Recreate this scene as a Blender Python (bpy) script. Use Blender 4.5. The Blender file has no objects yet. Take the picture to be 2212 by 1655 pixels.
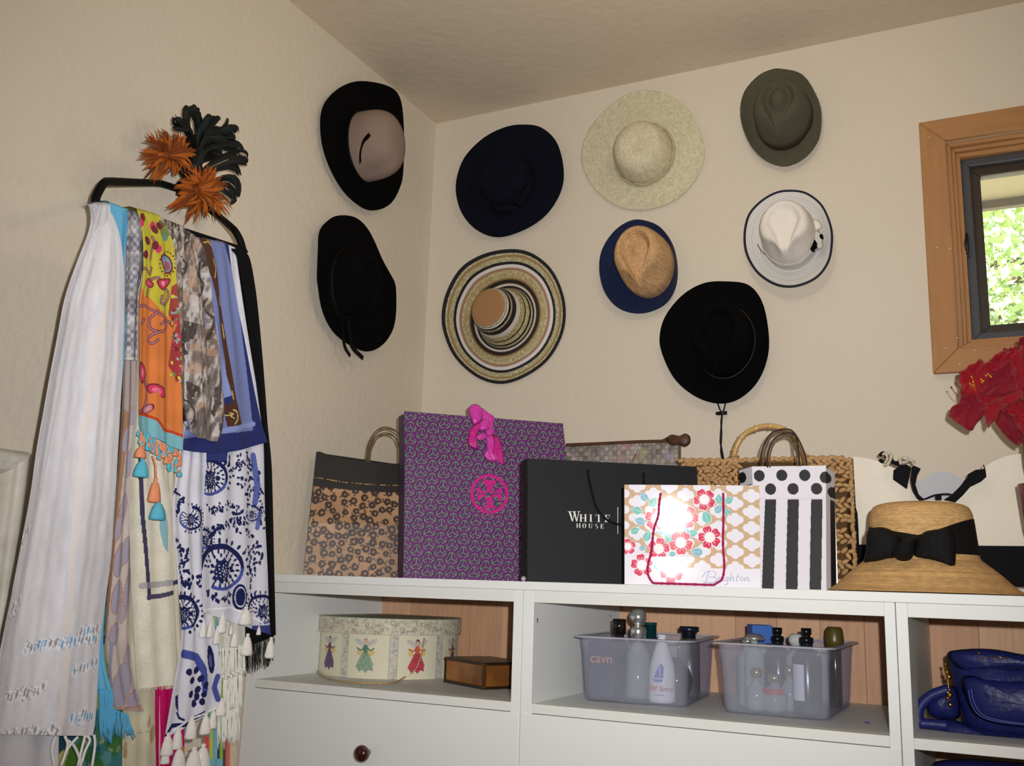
import bpy, math, random
import numpy as np
from mathutils import Vector, Matrix
from mathutils.geometry import tessellate_polygon

SC = bpy.context.scene
COL = SC.collection
PI = math.pi
rng = np.random.default_rng(7)
random.seed(7)

# ------------------------------------------------------------------ camera
FPX = 2114.808
CAM = np.array([1.774, -2.8476, 0.95])
def _cam_axes():
    rv = np.array([2.07950051e-01, 1.64409555e-02, 4.59840779e-01])
    th = np.linalg.norm(rv); k = rv / th
    K = np.array([[0, -k[2], k[1]], [k[2], 0, -k[0]], [-k[1], k[0], 0]])
    R = np.eye(3) + np.sin(th) * K + (1 - np.cos(th)) * K @ K
    return R @ [1, 0, 0], R @ [0, 0, 1], R @ [0, 1, 0]
RT, UP, FW = _cam_axes()
cam = bpy.data.cameras.new('camera'); cam_o = bpy.data.objects.new('camera', cam); COL.objects.link(cam_o)
cam.sensor_width = 36; cam.sensor_fit = 'HORIZONTAL'; cam.lens = FPX / 2212 * 36; cam.clip_start = .02
_m = Matrix.Identity(4)
for i in range(3):
    _m[i][0], _m[i][1], _m[i][2], _m[i][3] = RT[i], UP[i], -FW[i], CAM[i]
cam_o.matrix_world = _m
SC.camera = cam_o

# ------------------------------------------------------------------ light and exposure
W = bpy.data.worlds.new('world'); SC.world = W; W.use_nodes = True
nt = W.node_tree; bg = nt.nodes['Background']
sky = nt.nodes.new('ShaderNodeTexSky'); sky.sky_type = 'NISHITA'
sky.sun_elevation = math.radians(48); sky.sun_rotation = math.radians(200); sky.sun_disc = False
nt.links.new(sky.outputs[0], bg.inputs[0]); bg.inputs[1].default_value = 1.1
sun = bpy.data.lights.new('sun', 'SUN'); sun.energy = 60; sun.angle = .01; sun.color = (1, .95, .86)
sun_o = bpy.data.objects.new('sun', sun); COL.objects.link(sun_o)
sun_o.rotation_euler = (math.radians(42), 0, math.radians(-20))
# camera flash: a small lamp just right of and above the lens
fl = bpy.data.lights.new('camera_flash', 'SPOT'); fl.energy = 178; fl.shadow_soft_size = .012
fl.spot_size = math.radians(91); fl.spot_blend = 1.0; fl.color = (1, .99, .985)
fl_o = bpy.data.objects.new('camera_flash', fl); COL.objects.link(fl_o)
_m2 = _m.copy(); _p = CAM + RT * .060 + UP * .055 + FW * .01
for i in range(3): _m2[i][3] = _p[i]
fl_o.matrix_world = _m2 @ Matrix.Rotation(math.radians(2), 4, 'X') @ Matrix.Rotation(math.radians(-1), 4, 'Y')
# warm ceiling lamp of the room
cl = bpy.data.lights.new('ceiling_lamp_light', 'POINT'); cl.shadow_soft_size = .09; cl.energy = 5.5; cl.color = (1, .86, .68)
cl_o = bpy.data.objects.new('ceiling_lamp_light', cl); COL.objects.link(cl_o); cl_o.location = (1.35, -1.05, 2.32)
cl2 = bpy.data.lights.new('added_fill_light', 'AREA'); cl2.shape = 'DISK'; cl2.size = .5; cl2.energy = 4.5; cl2.color = (1, .9, .77)  # added fill light behind the camera, stands for the ambient light of the room
cl2_o = bpy.data.objects.new('added_fill_light', cl2); COL.objects.link(cl2_o); cl2_o.location = (2.1, -3.5, 2.55)
vs = SC.view_settings
vs.view_transform = 'Standard'; vs.look = 'None'; vs.gamma = 1; vs.use_curve_mapping = False; vs.exposure = 0
SC.cycles.max_bounces = 8; SC.cycles.transparent_max_bounces = 24

# ------------------------------------------------------------------ rays from photo pixels to planes of the room
def ray(px, py):
    px = np.asarray(px, float); py = np.asarray(py, float)
    return ((px - 1106) / FPX)[..., None] * RT - ((py - 827.5) / FPX)[..., None] * UP + FW
def onP(px, py, p0, n):
    d = ray(px, py); n = np.asarray(n, float)
    t = ((np.asarray(p0, float) - CAM) @ n) / (d @ n)
    return CAM + d * t[..., None]
def onY(px, py, y): return onP(px, py, (0, y, 0), (0, 1, 0))
def onX(px, py, x): return onP(px, py, (x, 0, 0), (1, 0, 0))
def onZ(px, py, z): return onP(px, py, (0, 0, z), (0, 0, 1))
def A(*a): return np.array(a, float)
def nrm(v): v = np.asarray(v, float); return v / (np.linalg.norm(v) + 1e-12)

# ------------------------------------------------------------------ colours and materials
def lin(c):
    c = np.asarray(c, float) / 255.
    return np.where(c <= .04045, c / 12.92, ((c + .055) / 1.055) ** 2.4)
def rgba(c): return tuple(lin(c)) + (1.,)
MATS = {}
def M(name, col=(200, 200, 200), rough=.6, spec=.35, metal=0., noise=None, bump=None, col2=None, paint=False, coat=0, sheen=0, stretch=None, wave=None, trans=None):
    if name in MATS: return MATS[name]
    m = bpy.data.materials.new(name); m.use_nodes = True; t = m.node_tree; N = t.nodes; L = t.links
    b = N['Principled BSDF']
    b.inputs['Roughness'].default_value = rough; b.inputs['Specular IOR Level'].default_value = spec
    b.inputs['Metallic'].default_value = metal; b.inputs['Coat Weight'].default_value = coat
    b.inputs['Sheen Weight'].default_value = sheen
    tc = N.new('ShaderNodeTexCoord'); src = tc.outputs['Object']
    if stretch:
        mp = N.new('ShaderNodeMapping'); mp.inputs['Scale'].default_value = stretch; L.new(src, mp.inputs[0]); src = mp.outputs[0]
    if paint:
        at = N.new('ShaderNodeAttribute'); at.attribute_name = 'Col'; base = at.outputs['Color']
    else:
        rg = N.new('ShaderNodeRGB'); rg.outputs[0].default_value = rgba(col); base = rg.outputs[0]
    sc, am = noise or (60, .06)
    nz = N.new('ShaderNodeTexNoise'); nz.inputs['Scale'].default_value = sc; nz.inputs['Detail'].default_value = 4; L.new(src, nz.inputs['Vector'])
    if col2 is not None:
        rp = N.new('ShaderNodeMapRange'); rp.inputs[1].default_value = .5 - am; rp.inputs[2].default_value = .5 + am
        L.new(nz.outputs['Fac'], rp.inputs[0])
        mx = N.new('ShaderNodeMix'); mx.data_type = 'RGBA'; L.new(rp.outputs[0], mx.inputs[0]); L.new(base, mx.inputs[6]); mx.inputs[7].default_value = rgba(col2)
        base = mx.outputs[2]
    else:
        rp = N.new('ShaderNodeMapRange'); rp.inputs[3].default_value = 1 - am; rp.inputs[4].default_value = 1 + am; L.new(nz.outputs['Fac'], rp.inputs[0])
        mx = N.new('ShaderNodeMix'); mx.data_type = 'RGBA'; mx.blend_type = 'MULTIPLY'; mx.inputs[0].default_value = 1
        L.new(base, mx.inputs[6]); cb = N.new('ShaderNodeCombineColor')
        for k in range(3): L.new(rp.outputs[0], cb.inputs[k])
        L.new(cb.outputs[0], mx.inputs[7]); base = mx.outputs[2]
    L.new(base, b.inputs['Base Color'])
    h = None
    if bump:
        bn = N.new('ShaderNodeTexNoise'); bn.inputs['Scale'].default_value = bump[0]; bn.inputs['Detail'].default_value = 3; L.new(src, bn.inputs['Vector'])
        h = bn.outputs['Fac']; st = bump[1]
    if wave:
        wv = N.new('ShaderNodeTexWave'); wv.inputs['Scale'].default_value = wave[0]; wv.inputs['Distortion'].default_value = wave[2] if len(wave) > 2 else 1.5
        wv.bands_direction = wave[3] if len(wave) > 3 else 'Z'; L.new(src, wv.inputs['Vector']); h = wv.outputs['Fac']; st = wave[1]
    if h is not None:
        bp = N.new('ShaderNodeBump'); bp.inputs['Strength'].default_value = st; bp.inputs['Distance'].default_value = .004
        L.new(h, bp.inputs['Height']); L.new(bp.outputs[0], b.inputs['Normal'])
    if trans is not None:
        tr = N.new('ShaderNodeBsdfTransparent'); tr.inputs[0].default_value = rgba(trans[1]); ms = N.new('ShaderNodeMixShader'); ms.inputs[0].default_value = trans[0]
        out = N['Material Output']; L.new(tr.outputs[0], ms.inputs[1]); L.new(b.outputs[0], ms.inputs[2]); L.new(ms.outputs[0], out.inputs[0])
    MATS[name] = m
    return m

# ------------------------------------------------------------------ geometry (all functions return (verts Nx3, list of faces))
def join(*gs):
    V = []; Fc = []; o = 0
    for v, f in gs:
        v = np.asarray(v, float).reshape(-1, 3); V.append(v); Fc += [tuple(i + o for i in q) for q in f]; o += len(v)
    return np.concatenate(V), Fc
def box(lo, hi):
    lo = np.minimum(lo, hi).astype(float); hi = np.maximum(lo, np.maximum(lo, hi)).astype(float) if False else np.asarray(hi, float)
    x0, y0, z0 = lo; x1, y1, z1 = hi
    V = np.array([(x0,y0,z0),(x1,y0,z0),(x1,y1,z0),(x0,y1,z0),(x0,y0,z1),(x1,y0,z1),(x1,y1,z1),(x0,y1,z1)])
    return V, [(0,3,2,1),(4,5,6,7),(0,1,5,4),(1,2,6,5),(2,3,7,6),(3,0,4,7)]
def hexa(c4, off):
    """prism from four corner points and an offset vector"""
    return prism(np.asarray(c4, float), off)
def prism(pts, off):
    p = np.asarray(pts, float); n = len(p); V = np.concatenate([p, p + np.asarray(off, float)])
    tr = [tuple(t) for t in tessellate_polygon([[Vector(q) for q in p]])]
    Fc = [tuple(reversed(t)) for t in tr] + [tuple(i + n for i in t) for t in tr]
    Fc += [(i, (i + 1) % n, (i + 1) % n + n, i + n) for i in range(n)]
    return V, Fc
def smooth_path(p, n, closed=False):
    """Catmull-Rom through the points, n samples, even spacing in parameter"""
    p = np.asarray(p, float); m = len(p)
    if closed:
        t = np.linspace(0, m, n, endpoint=False)
        i = np.floor(t).astype(int); f = (t - i)[:, None]
        P0, P1, P2, P3 = p[(i - 1) % m], p[i % m], p[(i + 1) % m], p[(i + 2) % m]
    else:
        t = np.linspace(0, m - 1, n); i = np.minimum(np.floor(t).astype(int), m - 2); f = (t - i)[:, None]
        P1, P2 = p[i], p[i + 1]; P0 = np.where((i > 0)[:, None], p[np.maximum(i - 1, 0)], 2 * P1 - P2); P3 = np.where((i < m - 2)[:, None], p[np.minimum(i + 2, m - 1)], 2 * P2 - P1)
    return .5 * (2 * P1 + (P2 - P0) * f + (2 * P0 - 5 * P1 + 4 * P2 - P3) * f ** 2 + (3 * P1 - P0 - 3 * P2 + P3) * f ** 3)
def tube(path, r, seg=8, closed=False):
    p = np.asarray(path, float); n = len(p); r = np.broadcast_to(np.asarray(r, float), (n,))
    tg = np.zeros_like(p)
    if closed: tg = np.roll(p, -1, 0) - np.roll(p, 1, 0)
    else: tg[1:-1] = p[2:] - p[:-2]; tg[0] = p[1] - p[0]; tg[-1] = p[-1] - p[-2]
    tg /= np.linalg.norm(tg, axis=1)[:, None] + 1e-12
    a = A(0, 0, 1) if abs(tg[0][2]) < .9 else A(1, 0, 0); u = nrm(np.cross(tg[0], a)); V = []
    for i in range(n):
        u = nrm(u - tg[i] * (u @ tg[i])); w = np.cross(tg[i], u)
        th = np.arange(seg) * 2 * PI / seg
        V.append(p[i] + r[i] * (np.cos(th)[:, None] * u + np.sin(th)[:, None] * w))
    V = np.concatenate(V); Fc = []
    for i in range(n if closed else n - 1):
        j = (i + 1) % n
        for k in range(seg):
            l = (k + 1) % seg; Fc.append((i * seg + k, i * seg + l, j * seg + l, j * seg + k))
    if not closed: Fc += [tuple(range(seg - 1, -1, -1)), tuple((n - 1) * seg + k for k in range(seg))]
    return V, Fc
def gridf(m, n, closed=False, off=0):
    i = np.arange(m - 1)[:, None]; j = np.arange(n if closed else n - 1)[None, :]; k = (j + 1) % n
    q = np.stack(np.broadcast_arrays(i * n + j, i * n + k, (i + 1) * n + k, (i + 1) * n + j), -1).reshape(-1, 4) + off
    return q
def grid(P, closed=False):
    P = np.asarray(P, float); m, n = P.shape[:2]
    return P.reshape(-1, 3), gridf(m, n, closed)
def lathe(prof, c=(0, 0, 0), seg=32, ax=(1, 0, 0), ay=(0, 1, 0), az=(0, 0, 1), sx=1., sy=1.):
    prof = np.asarray(prof, float); th = np.arange(seg) * 2 * PI / seg
    ax, ay, az = map(lambda v: np.asarray(v, float), (ax, ay, az))
    P = np.asarray(c, float) + prof[:, 0][:, None, None] * (sx * np.cos(th)[:, None] * ax + sy * np.sin(th)[:, None] * ay)[None] + prof[:, 1][:, None, None] * az
    V, q = grid(P, True); Fc = [tuple(x) for x in q]
    if prof[0][0] > 1e-6: Fc.append(tuple(range(seg - 1, -1, -1)))
    if prof[-1][0] > 1e-6: o = (len(prof) - 1) * seg; Fc.append(tuple(o + k for k in range(seg)))
    return V, Fc
def puff(out, n, b, rings=5, back=.25, wr=0., seed=0):
    """closed cushion over a star-shaped outline: bulges b along n, flatter behind"""
    out = np.asarray(out, float); n = nrm(n); c = out.mean(0); N = len(out); V = []
    rr = np.random.default_rng(seed)
    for s in np.linspace(0, 1, rings + 1)[1:][::-1]:
        V.append(c + (out - c) * s + n * b * math.sqrt(max(0, 1 - s * s)) + (n * (rr.random(N)[:, None] - .5) * wr * (s < .99)))
    V.append((c + n * b)[None]); 
    for s in np.linspace(0, 1, 3)[1:-1][::-1]: V.append(c + (out - c) * s - n * b * back * math.sqrt(1 - s * s))
    V.append((c - n * b * back)[None]); Fc = []
    for k in range(rings - 1):
        for i in range(N): j = (i + 1) % N; Fc.append((k * N + i, k * N + j, (k + 1) * N + j, (k + 1) * N + i))
    t = rings * N
    for i in range(N): Fc.append(((rings - 1) * N + i, (rings - 1) * N + (i + 1) % N, t))
    o = t + 1
    for i in range(N): j = (i + 1) % N; Fc.append((j, i, o + i, o + j)); Fc.append((o + j, o + i, o + N))
    return np.concatenate(V), Fc
def ball(c, r, seg=14, rings=8, sc=(1, 1, 1)):
    a = np.linspace(-PI / 2, PI / 2, rings + 1); return lathe([(max(0, r * math.cos(x)) * 1., r * math.sin(x) * sc[2]) for x in a], c, seg, sx=sc[0], sy=sc[1])
def strip(path, wv, th=0.):
    """flat band along a path; wv = width vector per point (or one)"""
    p = np.asarray(path, float); w = np.broadcast_to(np.asarray(wv, float), p.shape)
    P = np.stack([p - w / 2, p + w / 2], 1); V, q = grid(P); return V, [tuple(x) for x in q]

# ------------------------------------------------------------------ objects
def wl(o):
    v = np.zeros(3)
    while o is not None: v += np.array(o.location); o = o.parent
    return v
def mesh(name, g, mat, col=None, smooth=True):
    V, Fc = g; V = np.asarray(V, np.float32)
    me = bpy.data.meshes.new(name)
    if isinstance(Fc, np.ndarray):
        nq = len(Fc); me.vertices.add(len(V)); me.loops.add(nq * 4); me.polygons.add(nq)
        me.vertices.foreach_set('co', V.ravel()); me.loops.foreach_set('vertex_index', Fc.astype(np.int32).ravel())
        me.polygons.foreach_set('loop_start', np.arange(nq, dtype=np.int32) * 4); me.update(calc_edges=True)
    else:
        me.from_pydata(V.tolist(), [], [tuple(int(i) for i in q) for q in Fc])
    if smooth: me.polygons.foreach_set('use_smooth', np.ones(len(me.polygons), bool))
    if col is not None:
        at = me.attributes.new('Col', 'FLOAT_COLOR', 'POINT'); c4 = np.ones((len(V), 4), np.float32); c4[:, :3] = lin(np.clip(col, 0, 255)); at.data.foreach_set('color', c4.ravel())
    me.materials.append(mat); me.update()
    return me
def tag(o, label=None, cat=None, group=None, kind=None):
    for k, v in (('label', label), ('category', cat), ('group', group), ('kind', kind)):
        if v: o[k] = v
    return o
def root(name, label, cat, loc, group=None):
    o = bpy.data.objects.new(name, None); COL.objects.link(o); o.location = [float(x) for x in loc]; o.empty_display_size = .05
    return tag(o, label, cat, group)
def part(name, g, mat, parent=None, smooth=True, label=None, col=None, kind=None, bevel=0):
    V, Fc = g; V = np.asarray(V, float) - (wl(parent) if parent is not None else 0)
    o = bpy.data.objects.new(name, mesh(name, (V, Fc), mat, col, smooth)); COL.objects.link(o)
    if parent is not None: o.parent = parent
    if bevel:
        b = o.modifiers.new('bevel', 'BEVEL'); b.width = bevel; b.segments = 2; b.limit_method = 'ANGLE'
    return tag(o, label, kind=kind)
def solo(name, g, mat, label, cat, smooth=True, group=None, col=None, bevel=0):
    V = np.asarray(g[0], float); c = (V.min(0) + V.max(0)) / 2; c[2] = V[:, 2].min()
    o = part(name, (V - c, g[1]), mat, None, smooth, col=col, bevel=bevel); o.location = c
    return tag(o, label, cat, group)
def struct(name, g, mat, smooth=False): return tag(part(name, g, mat, None, smooth), kind='structure')
def text(s, size, mat, parent, o, ex, ey, name='lettering', align='CENTER', shear=0, space=1., ext=.0003, sx=1.):
    cu = bpy.data.curves.new(name, 'FONT'); cu.body = s; cu.size = size; cu.align_x = align; cu.align_y = 'CENTER'; cu.shear = shear; cu.space_character = space; cu.extrude = ext
    cu.materials.append(mat); tmp = bpy.data.objects.new('tmp', cu); COL.objects.link(tmp); me = bpy.data.meshes.new_from_object(tmp.evaluated_get(bpy.context.evaluated_depsgraph_get())); bpy.data.objects.remove(tmp); me.name = name; t = bpy.data.objects.new(name, me); COL.objects.link(t); ex = nrm(ex); ey = nrm(ey); ez = np.cross(ex, ey)
    o = np.asarray(o, float) - wl(parent); mm = Matrix.Identity(4)
    for i in range(3): mm[i][0], mm[i][1], mm[i][2], mm[i][3] = ex[i] * sx, ey[i], ez[i], o[i]
    t.parent = parent; t.matrix_local = mm
    return t

# ------------------------------------------------------------------ painting flat print into a colour attribute, in the cloth's own plane
def vnoise(x, y, seed=0):
    """smooth value noise, 0..1"""
    r = np.random.default_rng(seed).random((64, 64)); xi = np.floor(x).astype(int); yi = np.floor(y).astype(int); fx = x - xi; fy = y - yi
    fx = fx * fx * (3 - 2 * fx); fy = fy * fy * (3 - 2 * fy)
    g = lambda a, b: r[a % 64, b % 64]
    return (g(xi, yi) * (1 - fx) + g(xi + 1, yi) * fx) * (1 - fy) + (g(xi, yi + 1) * (1 - fx) + g(xi + 1, yi + 1) * fx) * fy
class Paint:
    def __init__(s, X, Y, base=(200, 200, 200)):
        s.X = np.asarray(X, float).ravel(); s.Y = np.asarray(Y, float).ravel(); s.C = np.tile(np.asarray(base, float), (len(s.X), 1))
    def put(s, m, col, a=1.):
        s.C[m] = s.C[m] * (1 - a) + np.asarray(col, float) * a
    def near(s, x0, x1, y0, y1): return np.nonzero((s.X >= x0) & (s.X <= x1) & (s.Y >= y0) & (s.Y <= y1))[0]
    def poly(s, pts, col, a=1.):
        p = np.asarray(pts, float); i = s.near(p[:, 0].min(), p[:, 0].max(), p[:, 1].min(), p[:, 1].max())
        if not len(i): return
        x, y = s.X[i], s.Y[i]; ins = np.zeros(len(i), bool); j = len(p) - 1
        for k in range(len(p)):
            (xa, ya), (xb, yb) = p[k], p[j]
            if ya != yb: ins ^= ((ya > y) != (yb > y)) & (x < (xb - xa) * (y - ya) / (yb - ya) + xa)
            j = k
        s.put(i[ins], col, a)
    def line(s, pts, w, col, a=1., sm=0, closed=False):
        p = np.asarray(pts, float)
        if sm: p = smooth_path(p, sm, closed)
        if closed: p = np.concatenate([p, p[:1]])
        i = s.near(p[:, 0].min() - w, p[:, 0].max() + w, p[:, 1].min() - w, p[:, 1].max() + w)
        if not len(i): return
        x, y = s.X[i], s.Y[i]; d = np.full(len(i), 1e9)
        for (xa, ya), (xb, yb) in zip(p[:-1], p[1:]):
            dx, dy = xb - xa, yb - ya; t = np.clip(((x - xa) * dx + (y - ya) * dy) / (dx * dx + dy * dy + 1e-12), 0, 1)
            d = np.minimum(d, (x - xa - t * dx) ** 2 + (y - ya - t * dy) ** 2)
        s.put(i[d < w * w / 4], col, a)
    def ell(s, cx, cy, rx, ry=None, col=(0, 0, 0), ang=0., a=1., inner=0.):
        ry = ry or rx; R = max(rx, ry); i = s.near(cx - R, cx + R, cy - R, cy + R)
        if not len(i): return
        x, y = s.X[i] - cx, s.Y[i] - cy; c, n = math.cos(ang), math.sin(ang)
        q = ((x * c + y * n) / rx) ** 2 + ((-x * n + y * c) / ry) ** 2
        s.put(i[(q < 1) & (q >= inner * inner)], col, a)
    def mottle(s, f, amt, seed=0, fy=None):
        n = vnoise(s.X * f, s.Y * (fy or f), seed); s.C *= (1 + (n - .5) * 2 * amt)[:, None]
# ================================================================== the room
HC = 2.609
plaster = M('plaster', (222, 211, 193), .85, .15, bump=(46, .62), noise=(1.5, .03))
ceilm = M('ceiling_plaster', (214, 199, 178), .9, .2, bump=(34, .7), noise=(1.5, .03))
floorm = M('floor_boards', (120, 84, 55), .5, .4, noise=(9, .2), stretch=(1, 8, 1))
JX0 = 1.700; JX1 = 2.50
JZ1 = float(onY(2041, 303, -.02)[2]); JZ0 = float(onY(2081, 751, -.02)[2])
T0 = .15
struct('wall_back', join(box((-.12, 0, -.05), (JX0, T0, HC)), box((JX1, 0, -.05), (3.62, T0, HC)), box((JX0, 0, -.05), (JX1, T0, JZ0)), box((JX0, 0, JZ1), (JX1, T0, HC))), plaster)
struct('wall_left', box((-.12, -4.5, -.05), (0, 0, HC)), plaster)
struct('wall_right', box((3.5, -4.5, -.05), (3.62, 0, HC)), plaster)
struct('wall_front', box((-.12, -4.62, -.05), (3.62, -4.5, HC)), plaster)
struct('ceiling', box((-.12, -4.62, HC), (3.62, T0, HC + .1)), ceilm)
struct('floor', box((-.12, -4.62, -.15), (3.62, T0, -.05)), floorm)
FLZ = -.05

# ------------------------------------------------------------------ window
oak = M('stained_wood', (176, 128, 82), .55, .3, noise=(6, .16), stretch=(9, 9, 1.2))
oakh = M('stained_wood_across', (176, 128, 82), .55, .3, noise=(6, .16), stretch=(1.2, 9, 9))
dark = M('bronze_sash', (62, 52, 42), .45)
screenm = M('grey_screen_frame', (74, 75, 80), .45, .4)
win = tag(bpy.data.objects.new('window_1', None), kind='structure'); COL.objects.link(win); win.location = (JX0, 0, JZ0)
CW = .066
o_ = [(JX0 - CW, JZ0 - CW), (JX1 + CW, JZ0 - CW), (JX1 + CW, JZ1 + CW), (JX0 - CW, JZ1 + CW)]
i_ = [(JX0, JZ0), (JX1, JZ0), (JX1, JZ1), (JX0, JZ1)]
for k in range(4):
    j = (k + 1) % 4
    q = [o_[k], o_[j], i_[j], i_[k]]
    part('casing_board', prism([(x, -.022, z) for x, z in q], (0, .021, 0)), oakh if k in (0, 2) else oak, win, False, bevel=.003)
    # stepped jamb: three ledges going out
    for a, (w, ya, yb) in enumerate(((.012, .0, .10), (.022, .018, .10), (.034, .034, .10))):
        def ins(p, s): return (p[0] + (s if p[0] == JX0 else -s), p[1] + (s if p[1] == JZ0 else -s))
        w0 = (0, .012, .022)[a]
        q = [ins(i_[k], w0), ins(i_[j], w0), ins(i_[j], w), ins(i_[k], w)]
        part('jamb_board', prism([(x, ya, z) for x, z in q], (0, yb - ya, 0)), oakh if k in (0, 2) else oak, win, False, bevel=.002)
def frame4(name, in0, in1, y0, y1, m, b=.002):
    for k in range(4):
        j = (k + 1) % 4; f = lambda p, s: (p[0] + (s if p[0] == JX0 else -s), p[1] + (s if p[1] == JZ0 else -s))
        part(name, prism([(x, y0, z) for x, z in (f(i_[k], in0), f(i_[j], in0), f(i_[j], in1), f(i_[k], in1))], (0, y1 - y0, 0)), m, win, False, bevel=b)
frame4('screen_frame_bar', .034, .056, .058, .072, screenm)
frame4('sash_bar', .034, .082, .080, .115, dark)
glass = M('window_glass', (255, 255, 255), .02, .5, trans=(.06, (250, 255, 252)))
part('pane', box((JX0 + .08, .096, JZ0 + .08), (JX1 - .08, .099, JZ1 - .08)), glass, win, False)
lz = float(onY(2074, 530, .04)[2])
lt = part('latch', box((JX0 + .030, .04, lz - .035), (JX0 + .043, .058, lz + .035)), M('latch_bronze', (48, 40, 36), .3, .5, .6), win, False, bevel=.003)
part('latch_lever', tube([(JX0 + .036, .042, lz - .03), (JX0 + .034, .030, lz), (JX0 + .036, .042, lz + .03)], .0035), MATS['latch_bronze'], lt)
for k, (px, py) in enumerate(((2007, 297), (2024, 535), (2052, 537), (2043, 752), (2068, 730), (2073, 787), (2105, 757))):
    p = onY(px, py, -.0225); part('nail_filler', ball(p, .0022, 8, 5), M('filler', (225, 215, 200), .8), win)

# ------------------------------------------------------------------ outside
ez = float(onY(2150, 431, .85)[2])
ev = struct('roof_eave', box((-1, T0, ez), (5, .85, ez + .02)), M('eave_paint', (150, 136, 112), .8, bump=(20, .2)))
part('fascia', box((-1, .85, ez - .03), (5, .88, ez + .14)), M('fascia_brown', (92, 80, 66), .7), ev, False)
struct('ground', box((-30, .2, -3.1), (34, 40, -3.0)), M('lawn_ground', (140, 134, 112), .9, noise=(3, .2)))
def tree(px, py, Y, r, n, seed, label):
    rr = np.random.default_rng(seed); c = onY(px, py, Y); base = A(c[0], Y, -3.0)
    t = root('leafy_tree', label, 'tree', base)
    part('trunk', tube(smooth_path([base, base * .5 + A(c[0] + .2, Y, c[2]) * .5, c + A(0, 0, r * .5)], 8), np.linspace(.16, .05, 8), 8), M('bark', (92, 76, 60), .9, bump=(20, .6)), t)
    tips = []
    for k in range(14):
        d = nrm(rr.normal(size=3)); s = c + A(0, 0, -.5 * r + r * .6 * rr.random()); e = c + d * r * (.6 + .4 * rr.random()); tips.append(e)
        part('branch', tube(smooth_path([s, (s + e) / 2 + rr.normal(size=3) * .1, e], 6), np.linspace(.035, .008, 6), 5), MATS['bark'], t)
    q = c + np.cbrt(rr.random((n, 1))) * r * (lambda v: v / np.linalg.norm(v, axis=1)[:, None])(rr.normal(size=(n, 3)))
    ax = rr.normal(size=(n, 3)); ax /= np.linalg.norm(ax, axis=1)[:, None]; bx = np.cross(ax, rr.normal(size=(n, 3))); bx /= np.linalg.norm(bx, axis=1)[:, None]
    s = .022 + .028 * rr.random((n, 1))
    V = np.stack([q - ax * s * 1.4, q + bx * s * .55, q + ax * s * 1.4, q - bx * s * .55], 1).reshape(-1, 3)
    part('foliage', (V, np.arange(n * 4).reshape(-1, 4)), M('leaf_green', (158, 176, 112), .6, noise=(1.2, .35)), t, False, kind='stuff')
tree(2250, 560, 5.2, 1.5, 15000, 1, 'leafy green tree close outside the window')
tree(2080, 640, 9.5, 2.0, 12000, 2, 'paler leafy tree farther off behind the near tree outside the window')

# ================================================================== white storage unit under the hats
white = M('white_melamine', (228, 230, 228), .5, .3, noise=(3, .015))
whiteb = M('white_melamine_inside', (224, 225, 220), .5, .35, noise=(3, .02))
cedar = M('cedar', (196, 152, 120), .6, .3, noise=(7, .22), stretch=(14, 14, 1.4))
cedar2 = M('cedar_pale', (208, 166, 132), .6, .3, noise=(7, .2), stretch=(16, 16, 1.2))
knobm = M('cherry_knob', (58, 18, 14), .15, .6, coat=.5)
YF = -.7975; YB = -.2336; TOP = .961; Z3 = .915; Z4 = .6965; L = .6765
X1 = .791; X2 = 1.582; X3 = 2.373; BT = .0235
solo('cabinet_top', box((.004, YF - .003, TOP - .019), (2.95, -.004, TOP)), white, 'long white top board spanning the three cabinets and carrying the shopping bags', 'counter', False, bevel=.0015)
def unit(x0, x1, name, label, xl, xr, drawers):
    c = root(name, label, 'cabinet', ((x0 + x1) / 2, (YF + 0) / 2, FLZ))
    zt = TOP - .0192
    part('side_panel', box((x0 + .0006, YF + .001, FLZ), (xl, -.006, zt)), white, c, False, bevel=.001)
    part('side_panel', box((xr, YF + .001, FLZ), (x1 - .0006, -.006, zt)), white, c, False, bevel=.001)
    part('upper_rail', box((xl, YF + .001, Z3), (xr, -.006, zt)), whiteb, c, False, bevel=.001)
    part('cubby_floor', box((xl, YF + .001, L), (xr, YB, Z4)), whiteb, c, False, bevel=.001)
    n = 7; w = (xr - xl) / n; rr = np.random.default_rng(int(x0 * 100) + 5)
    for k in range(n):
        part('plank', box((xl + k * w + .0003, YB + rr.random() * .0015, FLZ + .1), (xl + (k + 1) * w - .0003, YB + .012, Z3)), cedar if rr.random() < .6 else cedar2, c, False, bevel=.0006)
    part('plinth', box((xl, YF + .05, FLZ), (xr, YF + .065, FLZ + .08)), white, c, False)
    if drawers:
        kx, kz = .0, .0
        p = onY(780, 1627, YF - .02); kx = p[0] - 0; kz = p[2]
        for z0, z1 in ((.335, L - .0015), (.03, .332)):
            d = part('drawer', box((x0 + .002, YF - .0005 - .0, z0), (x1 - .002, YF + .02, z1)), white, c, False, bevel=.0012)
            part('drawer_box', box((xl + .01, YF + .02, z0 + .02), (xr - .01, YB - .02, z1 - .05)), white, d, False)
            zz = kz if z1 > .5 else kz - .3
            for xk in ((kx + x0 - .0, ) if x0 < .1 else ((x0 + x1) / 2,)):
                part('knob', lathe([(0, -.001), (.008, 0), (.0075, .010), (.010, .014), (.0175, .019), (.020, .026), (.0175, .034), (.010, .039), (0, .0405)], (xk, YF, zz), 24, (1, 0, 0), (0, 0, 1), (0, -1, 0)), knobm, d)
    else:
        part('shelf', box((xl, YF + .001, .395), (xr, YB, .415)), whiteb, c, False, bevel=.001)
    return c
unit(.006, X1, 'storage_cabinet', 'white cabinet in the corner whose open cubby holds the round hat box', .036, X1 - BT, True)
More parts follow.
